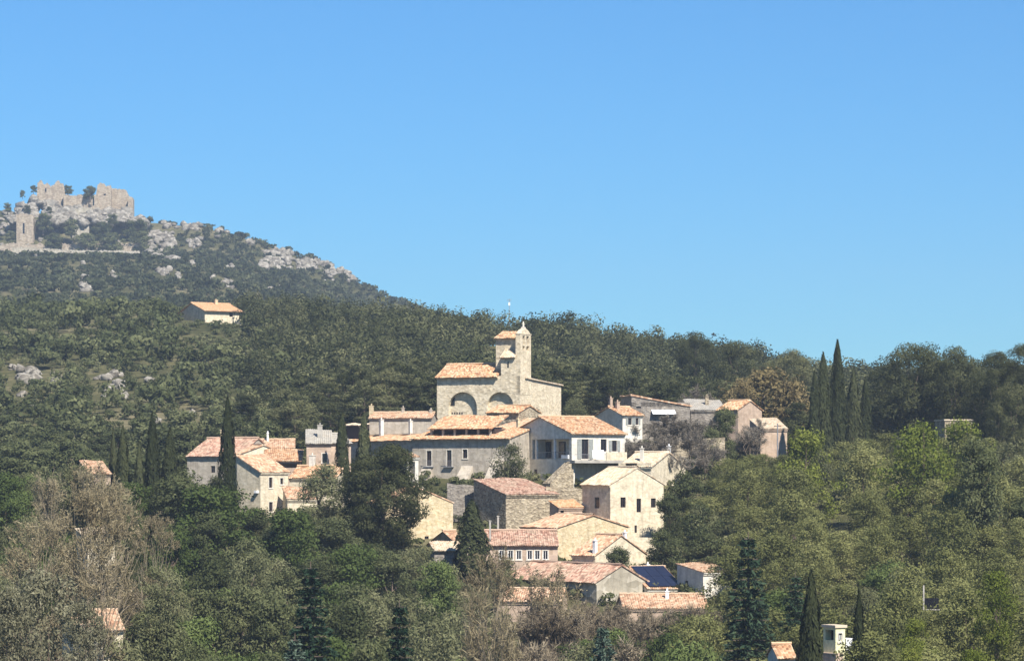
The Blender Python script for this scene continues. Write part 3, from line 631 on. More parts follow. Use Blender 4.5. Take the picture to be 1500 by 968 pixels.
# three solar panels lie on the front slope
for i in range(3):
    for j in range(2):
        p_ = MB(); wx = (h.A-.5)/3; ln = math.hypot(h.B/2, h.B/2*.5)/2 - .1
        x0 = .25 + i*wx; n = Vector((0, -.447, .894)); d = Vector((0, .894, .447))
        o_ = Vector((0, -.1, h.ze - .05)) + d*(.1 + j*(ln+.05)) + n*.42
        c = [o_ + Vector((x, 0, 0)) + d*q for x in (x0+.03, x0+wx-.03) for q in (0, ln)]
        p_.add([*c, *[k - n*.06 for k in c]], [(0,2,3,1),(4,5,7,6),(0,1,5,4),(2,6,7,3),(0,4,6,2),(1,3,7,5)])
        h.part('solar_panel', p_, M['solar'])
h.chimney(.6, .55, 826, .4, .4, M['white_paint'])
h = H('white_house', 'bright white walled house half hidden by dark trees, lower right of the village', 'house', 1030, 428, 30, 992, 1062, 838, 'white', 'tile_pink', A=5); h.win('L', 1003, 1008, 850, 862, 'dark'); h.finish('sy', p=.15, over=.25)
h = H('bottom_roof_house', 'lowest house of the village with long orange roof above bare shrubs', 'house', 914, 414, 4, None, 1036, 891, 'pink', 'tile_pink', B=9); h.finish('gx', p=.36, over=.3); h.chimney(.55, .35, 865, .45, .45, M['white_paint'])
h = H('lower_left_house', 'small orange roofed house below the broad weathered roof', 'house', 728, 417, -8, None, 822, 880, 'pink', 'tile_pink', B=7); h.finish('gx', p=.42, over=.3)
# left-hand group
h = H('brown_roof_house', 'house with big sloping brown roof behind the tall left cypress', 'house', 274, 514, -24, None, 348, 668, 'grey_plaster', 'tile_brown', B=14); h.win('R', 309, 315, 682, 692, 'dark'); h.finish('gx', p=.42, over=.4); h.chimney(.3, .5, 629, .6, .6, M['ochre'])
h = H('cream_gable_house', 'cream low gabled house in the middle of the left roofs', 'house', 352, 508, 22, None, 420, 665, 'cream', 'tile_pink', B=12); h.finish('gy', p=.36, over=.2)
h = H('long_pink_house', 'long pinkish roofed house at the back of the left roofs', 'house', 344, 522, 4, None, 431, 656, 'pink', 'tile_pink', B=9); h.finish('gx', p=.3); h.chimney(.55, .4, 634, .3, .3, M['white_paint'])
h = H('loggia_house', 'house with dark open loggia below a long orange roof, left group', 'house', 386, 499, 2, None, 441, 675, 'pink', 'tile_orange', B=7); h.win('R', 392, 438, 675.5, 685, 'none', 2.0); h.finish('sy', p=.26, over=.5)
h = H('tower_house', 'tall narrow cream stone house with small arched windows, left group', 'house', 381.5, 481, 52, 347, 422, 691, 'cream', 'tile_pink'); h.win('R', 394, 399, 699, 714, 'surround'); h.win('R', 410.5, 415, 700, 709, 'surround'); h.win('R', 394, 399.5, 735, 749, 'surround'); h.finish('sy', p=.5, over=.25, verge=.3)
b = MB(); y, z = h.loc(377, 720, xl=0); b.box(-.5, .02, y-.3, y+.3, z-.2, z+.2); h.part('stone_basin', b, M['white_paint'])
h = H('side_house', 'low house with small pink roof attached right of the narrow tall house', 'house', 421, 479, 14, None, 464, 731, 'cream', 'tile_pink', B=4); h.finish('sy', p=.42, over=.25)
h = H('yellow_roof_house', 'house with wide yellow orange roof and pale ridge wall, left group', 'house', 424, 489, -14, None, 492, 700, 'cream', 'tile_orange', B=9); h.finish('gx', p=.4, over=.3); h.chimney(.3, .52, 666, .9, .7, M['white'])
h = H('hidden_house', 'pink wall and small roof half hidden behind bare trees, far left', 'house', 130, 462, 20, None, 162, 694, 'pink', 'tile_pink', B=6); h.finish('sy', p=.3)
h = H('cream_ruin', 'pale yellow wall seen through the bare trees, far left', 'house', 128, 405, 25, None, 168, 792, 'cream', 'tile_tan', B=5); h.win('R', 140, 144, 802, 812, 'dark'); h.finish('sy', p=.3)
h = H('foreground_house', 'pink tile roofed house in the trees at the bottom left corner', 'house', 110, 318, 18, None, 180, 922, 'cream', 'tile_pink', B=8); h.win('R', 160, 168, 932, 950, 'dark'); h.finish('gx', p=.42)
h = H('hill_house', 'lone house with pale orange roof high on the wooded slope', 'house', 300, 905, 32, 264, 353, 454.5, 'cream', 'tile_new'); h.win('R', 336, 341, 458, 464, 'dark'); h.finish('gx', p=.3, over=.9, verge=.6); h.chimney(.62, .45, 439, .9, .8, M['ochre'])
h = H('pale_roof_house', 'flat pale roof edge showing among trees at upper right', 'house', 1384, 522, 6, None, 1424, 616, 'rubble', 'tile_tan', B=7); h.finish('flat')
h = H('red_roof_house', 'red roof tip at the bottom edge left of a cypress', 'house', 1140, 300, 10, None, 1164, 962, 'white', 'tile_orange', B=4); h.finish('gx', p=.5)
def white_tower():
    h = House('turret_house', 'small white and yellow house with tall windows between two cypresses', 'house', 1224, 300, 30, 1206, 1238, 919, 'yellow_w', 'tile_tan', group=HG)
    h.win('R', 1228, 1233.5, 927, 939, 'white'); h.win('L', 1209, 1221, 922, 937, 'dark', .8); h.finish('flat')
    b = MB(); b.box(-.6, h.A*.2, -.9, h.B+.1, 0, h.lz(956)); h.part('porch_wall', b, M['pink'])
    b = MB(); y, z = h.loc(1242, 945, yl=0); b.box(h.A+.05, h.A+.9, -.1, 1, h.lz(957), h.lz(935)); h.part('side_wing', b, M['white_paint'])
M['yellow_w'] = M['yellow_paint']
white_tower()
def pergola():
    h = House('white_pergola', 'small white arbour with a tiny tile roof beside the big pine', 'pergola', 596, 488, 30, None, 613, 669, 'white', 'tile_pink', B=2, group=HG)
    h.win('R', 599, 608, 676, 702, 'none', 1.4); h.finish('sy', p=.2, over=.2)
pergola()
def white_frame():
    X, Y, Z = at(1353, 893, 335); t = thing('garden_frame', 'thin white post and rail with dark opening among trees at right', 'frame', (X, Y, Z))
    m = MB(); m.box(-.08, .08, -.08, .08, -6, 2.7); m.build('post', M['concrete'], t)
    m = MB(); m.box(.08, 2.0, -.05, .05, -.02, .1); m.build('rail', M['concrete'], t)
    m = MB(); m.box(.14, 1.7, .3, .4, .1, 1.3); m.build('dark_panel', M['glass'], t)  # dark sheet added to stand for the shaded void above the rail
white_frame()
def wall_strip(name, label, px0, px1, pyt0, pyt1, Y, th, mat, thick=.6, hgt=3.5, group=None):
    a, b = at(px0, pyt0, Y), at(px1, pyt1, Y + (px1-px0)/F*Y*math.tan(R(th)))
    d = Vector((b[0]-a[0], b[1]-a[1], 0)); n = Vector((d.y, -d.x, 0)).normalized()*thick
    m = MB(); k = max(2, int(d.length/1.2)); L = d.length
    prof = [(i/k, a[2] + (b[2]-a[2])*i/k + random.uniform(-.18, .12)) for i in range(k+1)]
    vs = []
    for u, z in prof:
        x, y = d.x*u, d.y*u
        vs += [(x, y, -hgt), (x, y, z-a[2]), (x-n.x, y-n.y, z-a[2]), (x-n.x, y-n.y, -hgt)]
    fs = [(4*i+j, 4*i+4+j, 4*i+4+(j+1)%4, 4*i+(j+1)%4) for i in range(k) for j in range(3)] + [(0,1,2,3), (4*k,4*k+3,4*k+2,4*k+1)]
    m.add(vs, fs); o = m.build(name, M[mat]); o.location = a; tag(o, label, 'wall', group)
wall_strip('retaining_wall', 'dark stone retaining wall on the slope right of the porch house', 905, 1062, 655, 640, 522, 10, 'rubble', hgt=5)
wall_strip('retaining_wall', 'grey rubble terrace wall left of the rough stone house', 655, 722, 707, 713, 478, 5, 'grey_rubble', hgt=6)
wall_strip('garden_wall', 'tan stone garden wall right of the rough stone house roof', 800, 856, 712, 716, 474, 4, 'rubble', hgt=5)
wall_strip('garden_wall', 'low pale wall under the cream house among the dark trees', 906, 962, 786, 788, 455, 6, 'cream', hgt=3)
wall_strip('garden_wall', 'short pale stone wall below the white arbour beside the big pine', 596, 622, 704, 712, 476, 0, 'cream', hgt=6)

# ------------------------------------------------------------------ castle ruin on the far crag
def ruin(name, prof, Y, thick, mat, parent, holes=(), base=14):
    m = MB(); rr = random.Random(len(prof)*7 + int(prof[0][0])); O = parent.location
    pts = []
    for (a, za), (b, zb) in zip(prof, prof[1:]):
        k = max(1, int(abs(b-a)/1.3))
        for i in range(k): pts.append((a + (b-a)*i/k, za + (zb-za)*i/k + rr.uniform(-1.3, 1.1)))
    pts.append(prof[-1]); vs = []
    for px, py in pts:
        x, y, z = at(px, py, Y); x -= O.x; y -= O.y; z -= O.z
        vs += [(x, y, z-base), (x, y, z), (x, y+thick, z), (x, y+thick, z-base)]
    n = len(pts)
    m.add(vs, [(4*i+j, 4*i+4+j, 4*i+4+(j+1)%4, 4*i+(j+1)%4) for i in range(n-1) for j in range(3)] + [(0,1,2,3), (4*n-4,4*n-1,4*n-2,4*n-3)])
    o = m.build(name, M[mat], parent)
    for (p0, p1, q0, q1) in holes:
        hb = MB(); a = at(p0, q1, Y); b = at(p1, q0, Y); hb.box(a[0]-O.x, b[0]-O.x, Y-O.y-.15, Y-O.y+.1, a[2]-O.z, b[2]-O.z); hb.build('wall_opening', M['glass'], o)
    return o
X, Y, Z = at(108, 330, 1950)
ca = thing('ruined_castle', 'ruined stone castle on the rocky hilltop at far left', 'castle', (X, Y, tz1(X, Y)))
ruin('curtain_wall', [(54,282),(55,267),(60,265),(64,270),(69,268),(74,274),(79,271),(83,266),(86,265),(88,270),(92,268),(94,274),(95,284)], 1962, 3, 'castle', ca, [(66,68,276,281)], 18)
ruin('broken_wall', [(93,284),(104,287),(116,286),(128,283),(139,286),(143,284)], 1958, 3, 'castle', ca, [(136,138,290,301)], 14)
ruin('keep_wall', [(141,284),(143,270),(148,268),(153,270),(156,273),(161,272),(163,277)], 1960, 5, 'castle', ca, [(152,155,284,286)], 24)
ruin('keep_wall', [(163,277),(170,277),(178,278),(184,279),(187,284),(188,288),(194,290),(195,300)], 1965, 6, 'castle', ca, [(160,162,282,299)], 24)
ruin('keep_side_wall', [(187.5,289),(194.5,291)], 1958, 8, 'castle', ca, (), 18)
ruin('outwork_wall', [(108,306),(122,304),(134,305)], 1945, 3, 'terrace', ca, (), 8)
ruin('watch_tower', [(24,314),(30,313),(40,314),(48,314),(49,318)], 1926, 9, 'castle', ca, [(33.5,36,327,342)], 24)
ruin('terrace_wall', [(-40,357),(-10,356),(-5,360),(20,356),(40,359),(60,356),(66,361),(90,357),(112,358),(120,355),(150,357),(158,361),(170,357),(203,356),(214,359)], 1903, 3, 'castle', ca, (), 16)
ruin('lower_wall', [(18,362),(60,364),(110,367),(160,367),(205,368)], 1893, 3, 'terrace', ca, (), 9)
ruin('stub_wall', [(105,331),(112,329),(122,327),(130,329)], 1935, 3, 'terrace', ca, (), 9)

# ------------------------------------------------------------------ vegetation kit (numpy)
def unit(v): return v / np.maximum(np.linalg.norm(v, axis=-1, keepdims=True), 1e-9)
def rdir(n): return unit(rng.normal(size=(n, 3)))
def leafq(P, N, size, asp=0.55, along=None):
    n = len(P); N = unit(N)
    t = along if along is not None else rng.normal(size=(n, 3))
    t = unit(t - N * np.sum(t*N, -1, keepdims=True)); b = np.cross(N, t)
    s = (size * rng.uniform(0.55, 1.35, n))[:, None]
    return np.stack([P - t*s, P + b*s*asp - t*s*.1, P + t*s, P - b*s*asp - t*s*.1], 1)
def clump_leaves(cs, rs, n, size, asp=0.55, shell=0.5, flat=0.8, nrnd=0.65):
    """n leaves spread through clumps; returns quads and a tone that varies by clump and leaf"""
    cs = np.array(cs); rs = np.array(rs); wgt = rs**2; k = rng.choice(len(cs), n, p=wgt/wgt.sum())
    d = rdir(n); d[:, 2] = d[:, 2]*flat + 0.12
    rad = rs[k] * (shell + (1 - shell) * rng.random(n)**0.6) * rng.uniform(.8, 1.12, n)
    P = cs[k] + d * rad[:, None] * np.array([1, 1, flat])
    N = unit(d) + rdir(n) * nrnd
    tone = np.clip(rng.random(len(cs))[k]*.55 + rng.random(n)*.45, 0, 1)
    return leafq(P, N, size, asp), tone
def crown_clumps(kind, w0, h0, nc, lo=0.25):
    """clump centres through an uneven crown"""
    cs, rs = [], []
    for i in range(nc):
        th = rng.random()*2*math.pi; z = lo + (1-lo)*rng.random()**0.85
        q = (z - lo)/(1 - lo)
        if rng.random() < .12: q, z = .02, lo
        prof = {'oak': math.sqrt(max(0, 1-(q*.95)**2.2))*(0.75+.25*q), 'leafy': (math.sin(math.pi*min(1, .18+q*.80)))**.7,
                'pine': (math.sin(math.pi*min(1, .22+q*.72)))**.8, 'ball': math.sqrt(max(0, 1-abs(2*q-.95)**2.6*.85)), 'umbrella': (.55+.45*q)*math.sqrt(max(0, 1-(q*.93)**5))}[kind]
        r = w0/2*prof*(rng.random()**(.22 if kind == 'ball' else .45))*.82*(rng.uniform(.94, 1.03) if kind == 'ball' else rng.uniform(.75, 1.15))
        cs.append((r*math.cos(th), r*math.sin(th), h0*(z*.93))); rs.append(w0*rng.uniform(.10, .19))
    return cs, rs
def trunk_mb(h0, w0, cs, r=.22, nl=7, lean=.4, top=.75):
    m = MB(); pts = [Vector((0, 0, -1.5))]
    for k in range(1, 6): pts.append(Vector((random.uniform(-lean, lean)*k/5, random.uniform(-lean, lean)*k/5, h0*top*k/5)))
    for k in range(5): m.tube(pts[k], pts[k+1], r*(1-.16*k), r*(1-.16*(k+1)), 6)
    for i in range(min(nl, len(cs))):
        c = Vector(cs[i]); k = 2 + i % 3; m.tube(pts[k], pts[k].lerp(c, .55)+Vector((0,0,.2)), r*.45, r*.28, 4); m.tube(pts[k].lerp(c, .55)+Vector((0,0,.2)), c, r*.28, r*.08, 4)
    return m
def bare_tree(w0, h0, ntw, seed, spread=.5, upr=.55, tw=1.3, thick=.16):
    rr = random.Random(seed); m = MB(); tips = []
    def grow(p, d, L, r, lv):
        q = p + d*L; m.tube(p, q, r, r*.68, 5 if lv < 2 else 3); tips.append((q, d, lv))
        if lv >= 4: return
        for _ in range(3 if lv < 3 else 2):
            dd = (d + Vector((rr.gauss(0, spread), rr.gauss(0, spread), rr.gauss(upr*.35, .25)))).normalized()
            grow(p.lerp(q, rr.uniform(.55, 1)), dd, L*rr.uniform(.6, .85), r*.58, lv+1)
    for _ in range(2): grow(Vector((0, 0, -1)), Vector((rr.gauss(0, .2), rr.gauss(0, .2), 1)).normalized(), h0*.30, thick, 0)
    V = np.array([v for v in m.v]); mx = V[:, 2].max(); wx = max(np.percentile(np.abs(V[:, :2]).max(1), 96), .1)
    sc_ = np.array([w0*.46/wx, w0*.46/wx, h0*.93/mx]); m.v = [tuple(v*sc_) for v in V]
    T = np.array([tuple(t[0]) for t in tips if t[2] >= 2])*sc_; D = np.array([tuple(t[1]) for t in tips if t[2] >= 2])
    k = rng.integers(0, len(T), ntw); d = unit(D[k] + rng.normal(size=(ntw, 3))*.55 + np.array([0, 0, .15]))
    P = T[k] - D[k]*rng.random((ntw, 1))*h0*.09 + d*tw*.45
    return m, leafq(P, rdir(ntw), tw*.5, .022/.5/tw*1.6, along=d)

PROTO = {}
def proto(kind, crown_mat, cq, tone, trunk, w0, h0, trunk_mat='bark'):
    cm = quads_mesh(kind + '_crown', cq.astype(np.float32), None, tone, M[crown_mat])
    tm = trunk.build('trunk', M[trunk_mat]); tmesh = tm.data; bpy.data.objects.remove(tm)
    PROTO.setdefault(kind, []).append((cm, tmesh, w0, h0))
def mk(kind, shape, mat, w0, h0, nc, nl, size, nvar, lo=.25, asp=.55, shell=.45, flat=.8, r=.22, tm='bark', nrnd=.65, puff=1.0):
    for _ in range(nvar):
        cs, rs = crown_clumps(shape, w0, h0, nc, lo); rs = [k*puff for k in rs]
        q, tn = clump_leaves(cs, rs, nl, size, asp, shell, flat, nrnd); proto(kind, mat, q, tn, trunk_mb(h0, w0, cs, r), w0, h0, tm)
mk('holm_oak', 'oak', 'f_oak', 7, 6, 38, 3200, .24, 4, .12)
mk('pine_tree', 'pine', 'f_pine', 8, 10, 36, 3400, .27, 5, .28, .3, .35, .65)
mk('big_pine', 'ball', 'f_dark_pine', 8.6, 11, 120, 34000, .16, 1, .18, .32, .75, .85, nrnd=.4, puff=.85)
mk('stone_pine', 'ball', 'f_pine', 9, 11, 70, 16000, .18, 3, .2, .3, .7, .8, nrnd=.45)
mk('leafy_tree', 'leafy', 'f_leafy', 9, 12, 95, 10500, .155, 5, .08, .5, .3, .85)
mk('green_tree', 'oak', 'f_green', 8, 8, 70, 9500, .155, 3, .08, .5, .4, .8)
mk('dark_tree', 'oak', 'f_oak', 8, 9, 72, 10000, .16, 4, .06, .5, .35, .8)
mk('yellow_tree', 'leafy', 'f_yellow', 8, 8, 60, 7500, .14, 2, .08, .5, .3, .85)
mk('olive_tree', 'oak', 'f_olive', 7, 7, 60, 8000, .14, 4, .10, .4, .25, .85)
mk('silver_tree', 'oak', 'f_silver', 7, 7, 54, 6500, .13, 3, .06, .45, .25, .9)
mk('dry_tree', 'leafy', 'f_dry', 9, 9, 70, 5000, .22, 2, .08, .5, .25, .9)
def cypress(nvar):
    for _ in range(nvar):
        w0, h0, n = 2.6, 12, 4600; z = rng.random(n)**1.1; a = rng.random(n)*2*math.pi
        pr = np.minimum(1, (z*5)**.6) * (1 - z**1.9)**.75
        lob = 1 + .16*np.sin(a*3 + z*9 + rng.random()*6) + .12*np.sin(a*5 - z*21 + rng.random()*6)
        rad = w0/2 * pr * lob * (.62 + .42*rng.random(n)**.6)
        P = np.stack([rad*np.cos(a), rad*np.sin(a), z*h0], -1); N = np.stack([np.cos(a), np.sin(a), np.full(n, .25)], -1) + rdir(n)*.55
        al = np.stack([np.cos(a)*.25, np.sin(a)*.25, np.ones(n)], -1) + rng.normal(size=(n, 3))*.18
        tr = MB(); tr.tube((0,0,-1.5), (0,0,h0*.8), .18, .04, 6)
        proto('cypress', 'f_cypress', leafq(P, N, .27, .32, al), np.clip(rng.random(n)*.6 + .2*(lob-.8), 0, 1), tr, w0, h0)
cypress(4)
def conifer(kind, mat, w0, h0, nvar):
    for _ in range(nvar):
        Vs = []; tn = []; tr = MB(); tr.tube((0,0,-1.5), (0,0,h0*.97), .22, .03, 6)
        for lv in range(20):
            z = h0*(.08 + .90*lv/20); rl = w0/2*(1 - (lv/20))**.8*rng.uniform(.8, 1.1) + .25
            nb = 7 if lv < 14 else 5
            for b in range(nb):
                a = 2*math.pi*(b/nb) + lv*.9 + rng.normal()*.2; L = rl*rng.uniform(.7, 1.12); n = int(26*L + 14)
                s = rng.random(n)**.7; wd = .42*(1-s*.6)*np.minimum(1, L*.5)
                lat = rng.normal(size=n)*wd
                P = np.stack([L*s*math.cos(a) - lat*math.sin(a), L*s*math.sin(a) + lat*math.cos(a), z + .25*s*L*.4 - .38*s*s*L*.6 - rng.random(n)*.35], -1)
                N = np.tile([0, 0, 1.0], (n, 1)) + rdir(n)*.8; al = np.tile([math.cos(a), math.sin(a), -.2], (n, 1)) + rng.normal(size=(n, 3))*.5
                Vs.append(leafq(P, N, .22, .35, al)); tn.append(np.clip(rng.random(n)*.6 + rng.random()*.4, 0, 1))
                tr.tube((0, 0, z), (L*.8*math.cos(a), L*.8*math.sin(a), z+.02), .05, .015, 3)
        proto(kind, mat, np.concatenate(Vs), np.concatenate(tn), tr, w0, h0)
conifer('conifer', 'f_conifer', 6, 12, 2); conifer('blue_conifer', 'f_blue', 6, 10, 1)
def bares(kind, mat, w0, h0, ntw, nvar, tm='bark', spk=0, **k):
    for i in range(nvar):
        tr, q = bare_tree(w0, h0, ntw, 11*i + len(kind), **k)
        if spk: ii = rng.integers(0, len(q), spk); q = np.concatenate([q, leafq(q[ii].mean(1) + rng.normal(size=(spk, 3))*.22, rdir(spk), .11, .6)])
        proto(kind, mat, q, rng.random(len(q)), tr, w0, h0, tm)
bares('bare_tree', 'f_bare', 9, 12, 2500, 3, 'pale_bark', spread=.62, upr=.6, tw=.8, spk=1700)
bares('grey_bare_tree', 'f_grey_bare', 8, 9, 3600, 2, 'bark', spread=.65, tw=.8, spk=2200)
bares('bare_shrub', 'f_brown_bare', 6, 5, 2600, 3, 'bark', spread=.5, upr=.9, tw=.8, thick=.07, spk=900)
bares('bare_poplar', 'f_bare', 7, 13, 1500, 1, 'pale_bark', spread=.42, upr=1.0, tw=.9, thick=.2)

CAT = {'cypress': 'cypress', 'bare_shrub': 'shrub', 'pine_tree': 'pine', 'stone_pine': 'pine', 'big_pine': 'pine', 'conifer': 'conifer', 'blue_conifer': 'conifer'}
NOUN = {}
def plant(kind, X, Y, zb, wd, ht, label, group=None, name=None, var=None):
    ps = PROTO[kind]; cm, tm, w0, h0 = ps[random.randrange(len(ps)) if var is None else var]
    t = thing(name or kind, label, CAT.get(kind, 'tree'), (X, Y, zb), random.uniform(0, 6.28), group)
    t.scale = (wd/w0, wd/w0, ht/h0); q = (ht/h0)/(wd/w0)
    k = 1.0 if kind in ('cypress', 'conifer', 'blue_conifer') else min(1, 1.2/q)     # keep the leaves' shape: tall trees get a taller bole
    o = bpy.data.objects.new('crown', cm); C.objects.link(o); o.parent = t; o.scale = (1, 1, k); o.location = (0, 0, h0*(1 - k))
    if k < .72:
        o2 = bpy.data.objects.new('lower_crown', cm); C.objects.link(o2); o2.parent = t; o2.scale = (.9, .9, k); o2.rotation_euler = (0, 0, 2.1); o2.location = (0, 0, max(0, h0*(1 - 1.75*k)))
    o = bpy.data.objects.new('trunk', tm); C.objects.link(o); o.parent = t
    return t
def tree(kind, px, py, wpx, Y, label, group=None, bottom=None, name=None, var=None):
    X = (px - CX)/F*Y; zt = (HY - py)/F*Y; zb = tz1(X, Y) - .2
    ht0 = bottom   # every tree stands on the ground
    ht = zt - zb; wd = wpx/F*Y
    if ht < wd*.35: zb = zt - wd*.6; ht = wd*.6
    return plant(kind, X, Y, zb, wd, ht, label, group, name, var)

# ---- trees one can point at
def more_bare():
    for px, py, wp, Y in ((942,612,70,545),(975,606,80,546),(1010,604,80,547),(1045,612,80,545),(1078,640,60,538),(925,640,60,528),(990,640,80,528),(1050,648,70,528)):
        tree('grey_bare_tree', px, py, wp, Y, 'bare grey winter tree against the stone houses at upper right', 'bare trees against the upper right houses')

T = tree
more_bare()
T('big_pine', 561, 649, 136, 452, 'big round dark pine standing beside the white arbour and ochre wall', bottom=800, name='pine_tree')
CL = 'cypresses of the village'
for px, py, wpx, bot, Y, lab in (
 (333.5, 584, 27, 705, 470, 'tallest lone cypress in front of the brown roofed house at left'),
 (223, 606, 25, 720, 462, 'tall pointed cypress, the highest of the left cypress clump'),
 (180, 626, 25, 710, 463, 'dark cypress near the left end of the clump on the left'),
 (166, 630, 16, 705, 468, 'thin leftmost cypress of the clump on the left'),
 (204, 648, 18, 715, 459, 'short thin cypress in the middle of the left clump'),
 (249, 628, 30, 705, 468, 'broad blunt cypress at the right end of the left clump'),
 (533, 606, 24, 668, 494, 'cypress rising above the big round pine, right one of two'),
 (501, 604, 22, 690, 492, 'cypress left of the pair before the small grey house'),
 (691, 733, 50, 880, 436, 'broad cypress in front of the village centre below the stone house'),
 (1227, 500, 27, 630, 535, 'tallest cypress on the right skyline with a sharp tip'),
 (1206, 518, 27, 630, 530, 'cypress left of the tallest one on the right skyline'),
 (1193, 545, 20, 630, 528, 'lowest dark cypress at the left of the right skyline group'),
 (1250, 541, 24, 625, 540, 'dull green cypress right of the tallest one on the skyline'),
 (1268, 553, 20, 625, 543, 'slim cypress farthest right in the right skyline group'),
 (1188, 838, 42, 1010, 292, 'tall slim cypress at the bottom right beside the white turret house'),
 (1258, 866, 26, 1010, 288, 'thinner cypress right of the white turret house at the bottom'),
 (197, 757, 52, 905, 372, 'dark shaggy cypress behind the bare trees at lower left')):
    T('cypress', px, py, wpx*1.15, Y, lab, CL)
T('conifer', 1096, 768, 130, 318, 'dark blue green layered conifer right of the bottom roofs')
T('conifer', 1165, 830, 90, 330, 'smaller dark conifer just left of the tall slim cypress at bottom right')
T('conifer', 455, 812, 130, 300, 'green layered conifer low in the middle left of the trees')
T('conifer', 585, 868, 110, 270, 'green conifer near the bottom edge below the big round pine')
T('blue_conifer', 432, 918, 120, 250, 'pale blue green conifer top at the bottom edge')
T('blue_conifer', 883, 900, 110, 270, 'bluish conifer among bare shrubs at the bottom centre')
T('olive_tree', 745, 648, 84, 490, 'grey green olive tree in front of the columned porch', bottom=712)
T('olive_tree', 470, 680, 116, 468, 'pale olive tree right of the narrow tower house', bottom=765)
T('olive_tree', 842, 583, 56, 543, 'olive green bush beside the right side of the church', bottom=625)
T('dry_tree', 1122, 541, 160, 574, 'tan dry leaved oak behind the houses at upper right')
T('dry_tree', 1163, 556, 90, 570, 'second tan dry oak at the left foot of the right cypresses')
T('dry_tree', 1086, 556, 60, 566, 'smaller yellowish leaved tree at the left of the tan oak', bottom=625)
T('grey_bare_tree', 1019, 560, 74, 580, 'grey leafless round tree behind the ruined house', bottom=612)
for i, (px, py, wp, bt, Y) in enumerate(((960,628,70,690,512),(1005,618,90,690,512),(1030,640,60,690,508),(935,640,50,690,516),(1105,610,60,670,535),(985,650,60,700,500))):
    T('grey_bare_tree', px, py, wp, Y, 'bare grey winter tree on the stony slope right of the porch house' if i != 4 else 'bare twiggy tree in front of the orange gabled peach house', 'bare trees at upper right', bottom=bt)
T('dark_tree', 1062, 596, 56, 530, 'dark evergreen in front of the ruined house and peach house', bottom=665)
T('dark_tree', 1040, 625, 46, 526, 'smaller dark evergreen left of the one before the peach house', bottom=665)
T('green_tree', 312, 712, 165, 440, 'bright green rounded tree below the left cypress and tower house', bottom=800)
T('green_tree', 425, 745, 130, 425, 'bright green bushy tree below the tower house, right one', bottom=830)
T('dark_tree', 268, 690, 130, 455, 'dull dark rounded tree behind the bright green one at left', bottom=770)
T('green_tree', 640, 822, 90, 385, 'green bushy tree left of the broad village cypress', bottom=900)
T('bare_poplar', 738, 838, 120, 292, 'pale barked leafless poplar in front of the bottom centre trees')
T('bare_tree', 722, 790, 100, 352, 'tall bare twiggy tree covering the foot of the broad village cypress')
T('bare_tree', 800, 815, 110, 372, 'thin leafless tree standing before the big weathered roof')
for px, py, wp, Y, lab in ((112,690,140,345,'tall tan leafless tree, largest of the bare trees at left'),(165,688,100,352,'tan leafless tree right of the largest bare one at left'),
   (62,738,120,330,'tan leafless tree left of the largest bare one at left'),(140,760,130,310,'low reddish bare tree in front of the tall tan ones'),(225,742,70,360,'bare twiggy tree between the shaggy cypress and the bright green tree')):
    T('bare_tree', px, py, wp, Y, lab, 'bare trees at left')
for px, py, wp, Y, lab in ((70,838,150,262,'grey leaved tree at the bottom left, middle one'),(12,862,120,255,'grey leaved tree in the bottom left corner'),(125,880,90,250,'small grey leaved tree before the pink roof at bottom left')):
    T('silver_tree', px, py, wp, Y, lab, 'grey leaved trees at bottom left')
for px, py, wp, Y, lab in ((1425,950,90,240,'yellow green bush at the bottom edge, right one'),(1335,948,70,243,'yellow green bush at the bottom edge, left one'),(1460,835,90,300,'yellow green tree near the right edge, low down'),(1340,905,70,275,'yellowish tree below the white post at right'),(1350,612,150,448,'broad yellow green tree top below the pines at right'),(1180,628,120,452,'yellow green tree top below the left skyline cypresses')):
    T('yellow_tree', px, py, wp, Y, lab, 'yellow green trees')
T('dark_tree', 1432, 640, 110, 395, 'dark evergreen crown among the leafy trees near the right edge')
T('dark_tree', 1008, 690, 80, 472, 'dark leafed tree right of the cream house, upper one')
T('dark_tree', 980, 722, 62, 462, 'dark leafed tree touching the right wall of the cream house')
T('dark_tree', 1030, 735, 90, 448, 'broad dark tree right of the cream house, lower one')
T('dark_tree', 1040, 778, 90, 437, 'dark tree standing behind the white walled house')
T('dark_tree', 975, 776, 84, 443, 'low dark tree above the white house and solar panels')
T('dark_tree', 905, 800, 60, 434, 'small dark bush between the tan house and the big weathered roof', bottom=845)
for px, py, wp, Y, lab in ((1340,503,100,545,'large pine on the right skyline, left of its neighbour'),(1397,507,90,540,'large pine on the right skyline, right of its neighbour'),(1440,548,70,530,'lower pine below the right skyline pines'),(1462,514,52,520,'narrow tall pine near the right edge of the skyline'),(1499,503,50,520,'pine cut by the right edge of the view'),(1483,560,60,490,'dark pine low at the right edge'),(1300,535,70,590,'small pine on the skyline left of the large pines'),
   (1160,511,62,640,'round pine on the skyline left of the cypress group'),(1081,500,72,660,'wide pine on the skyline above the tan oak'),(1019,487,60,690,'pine on the skyline above the grey leafless round tree'),(1128,530,50,640,'small pine between the two round skyline pines')):
    T('stone_pine', px, py, wp*1.1, Y, lab, 'pines on the right skyline', name='pine_tree')

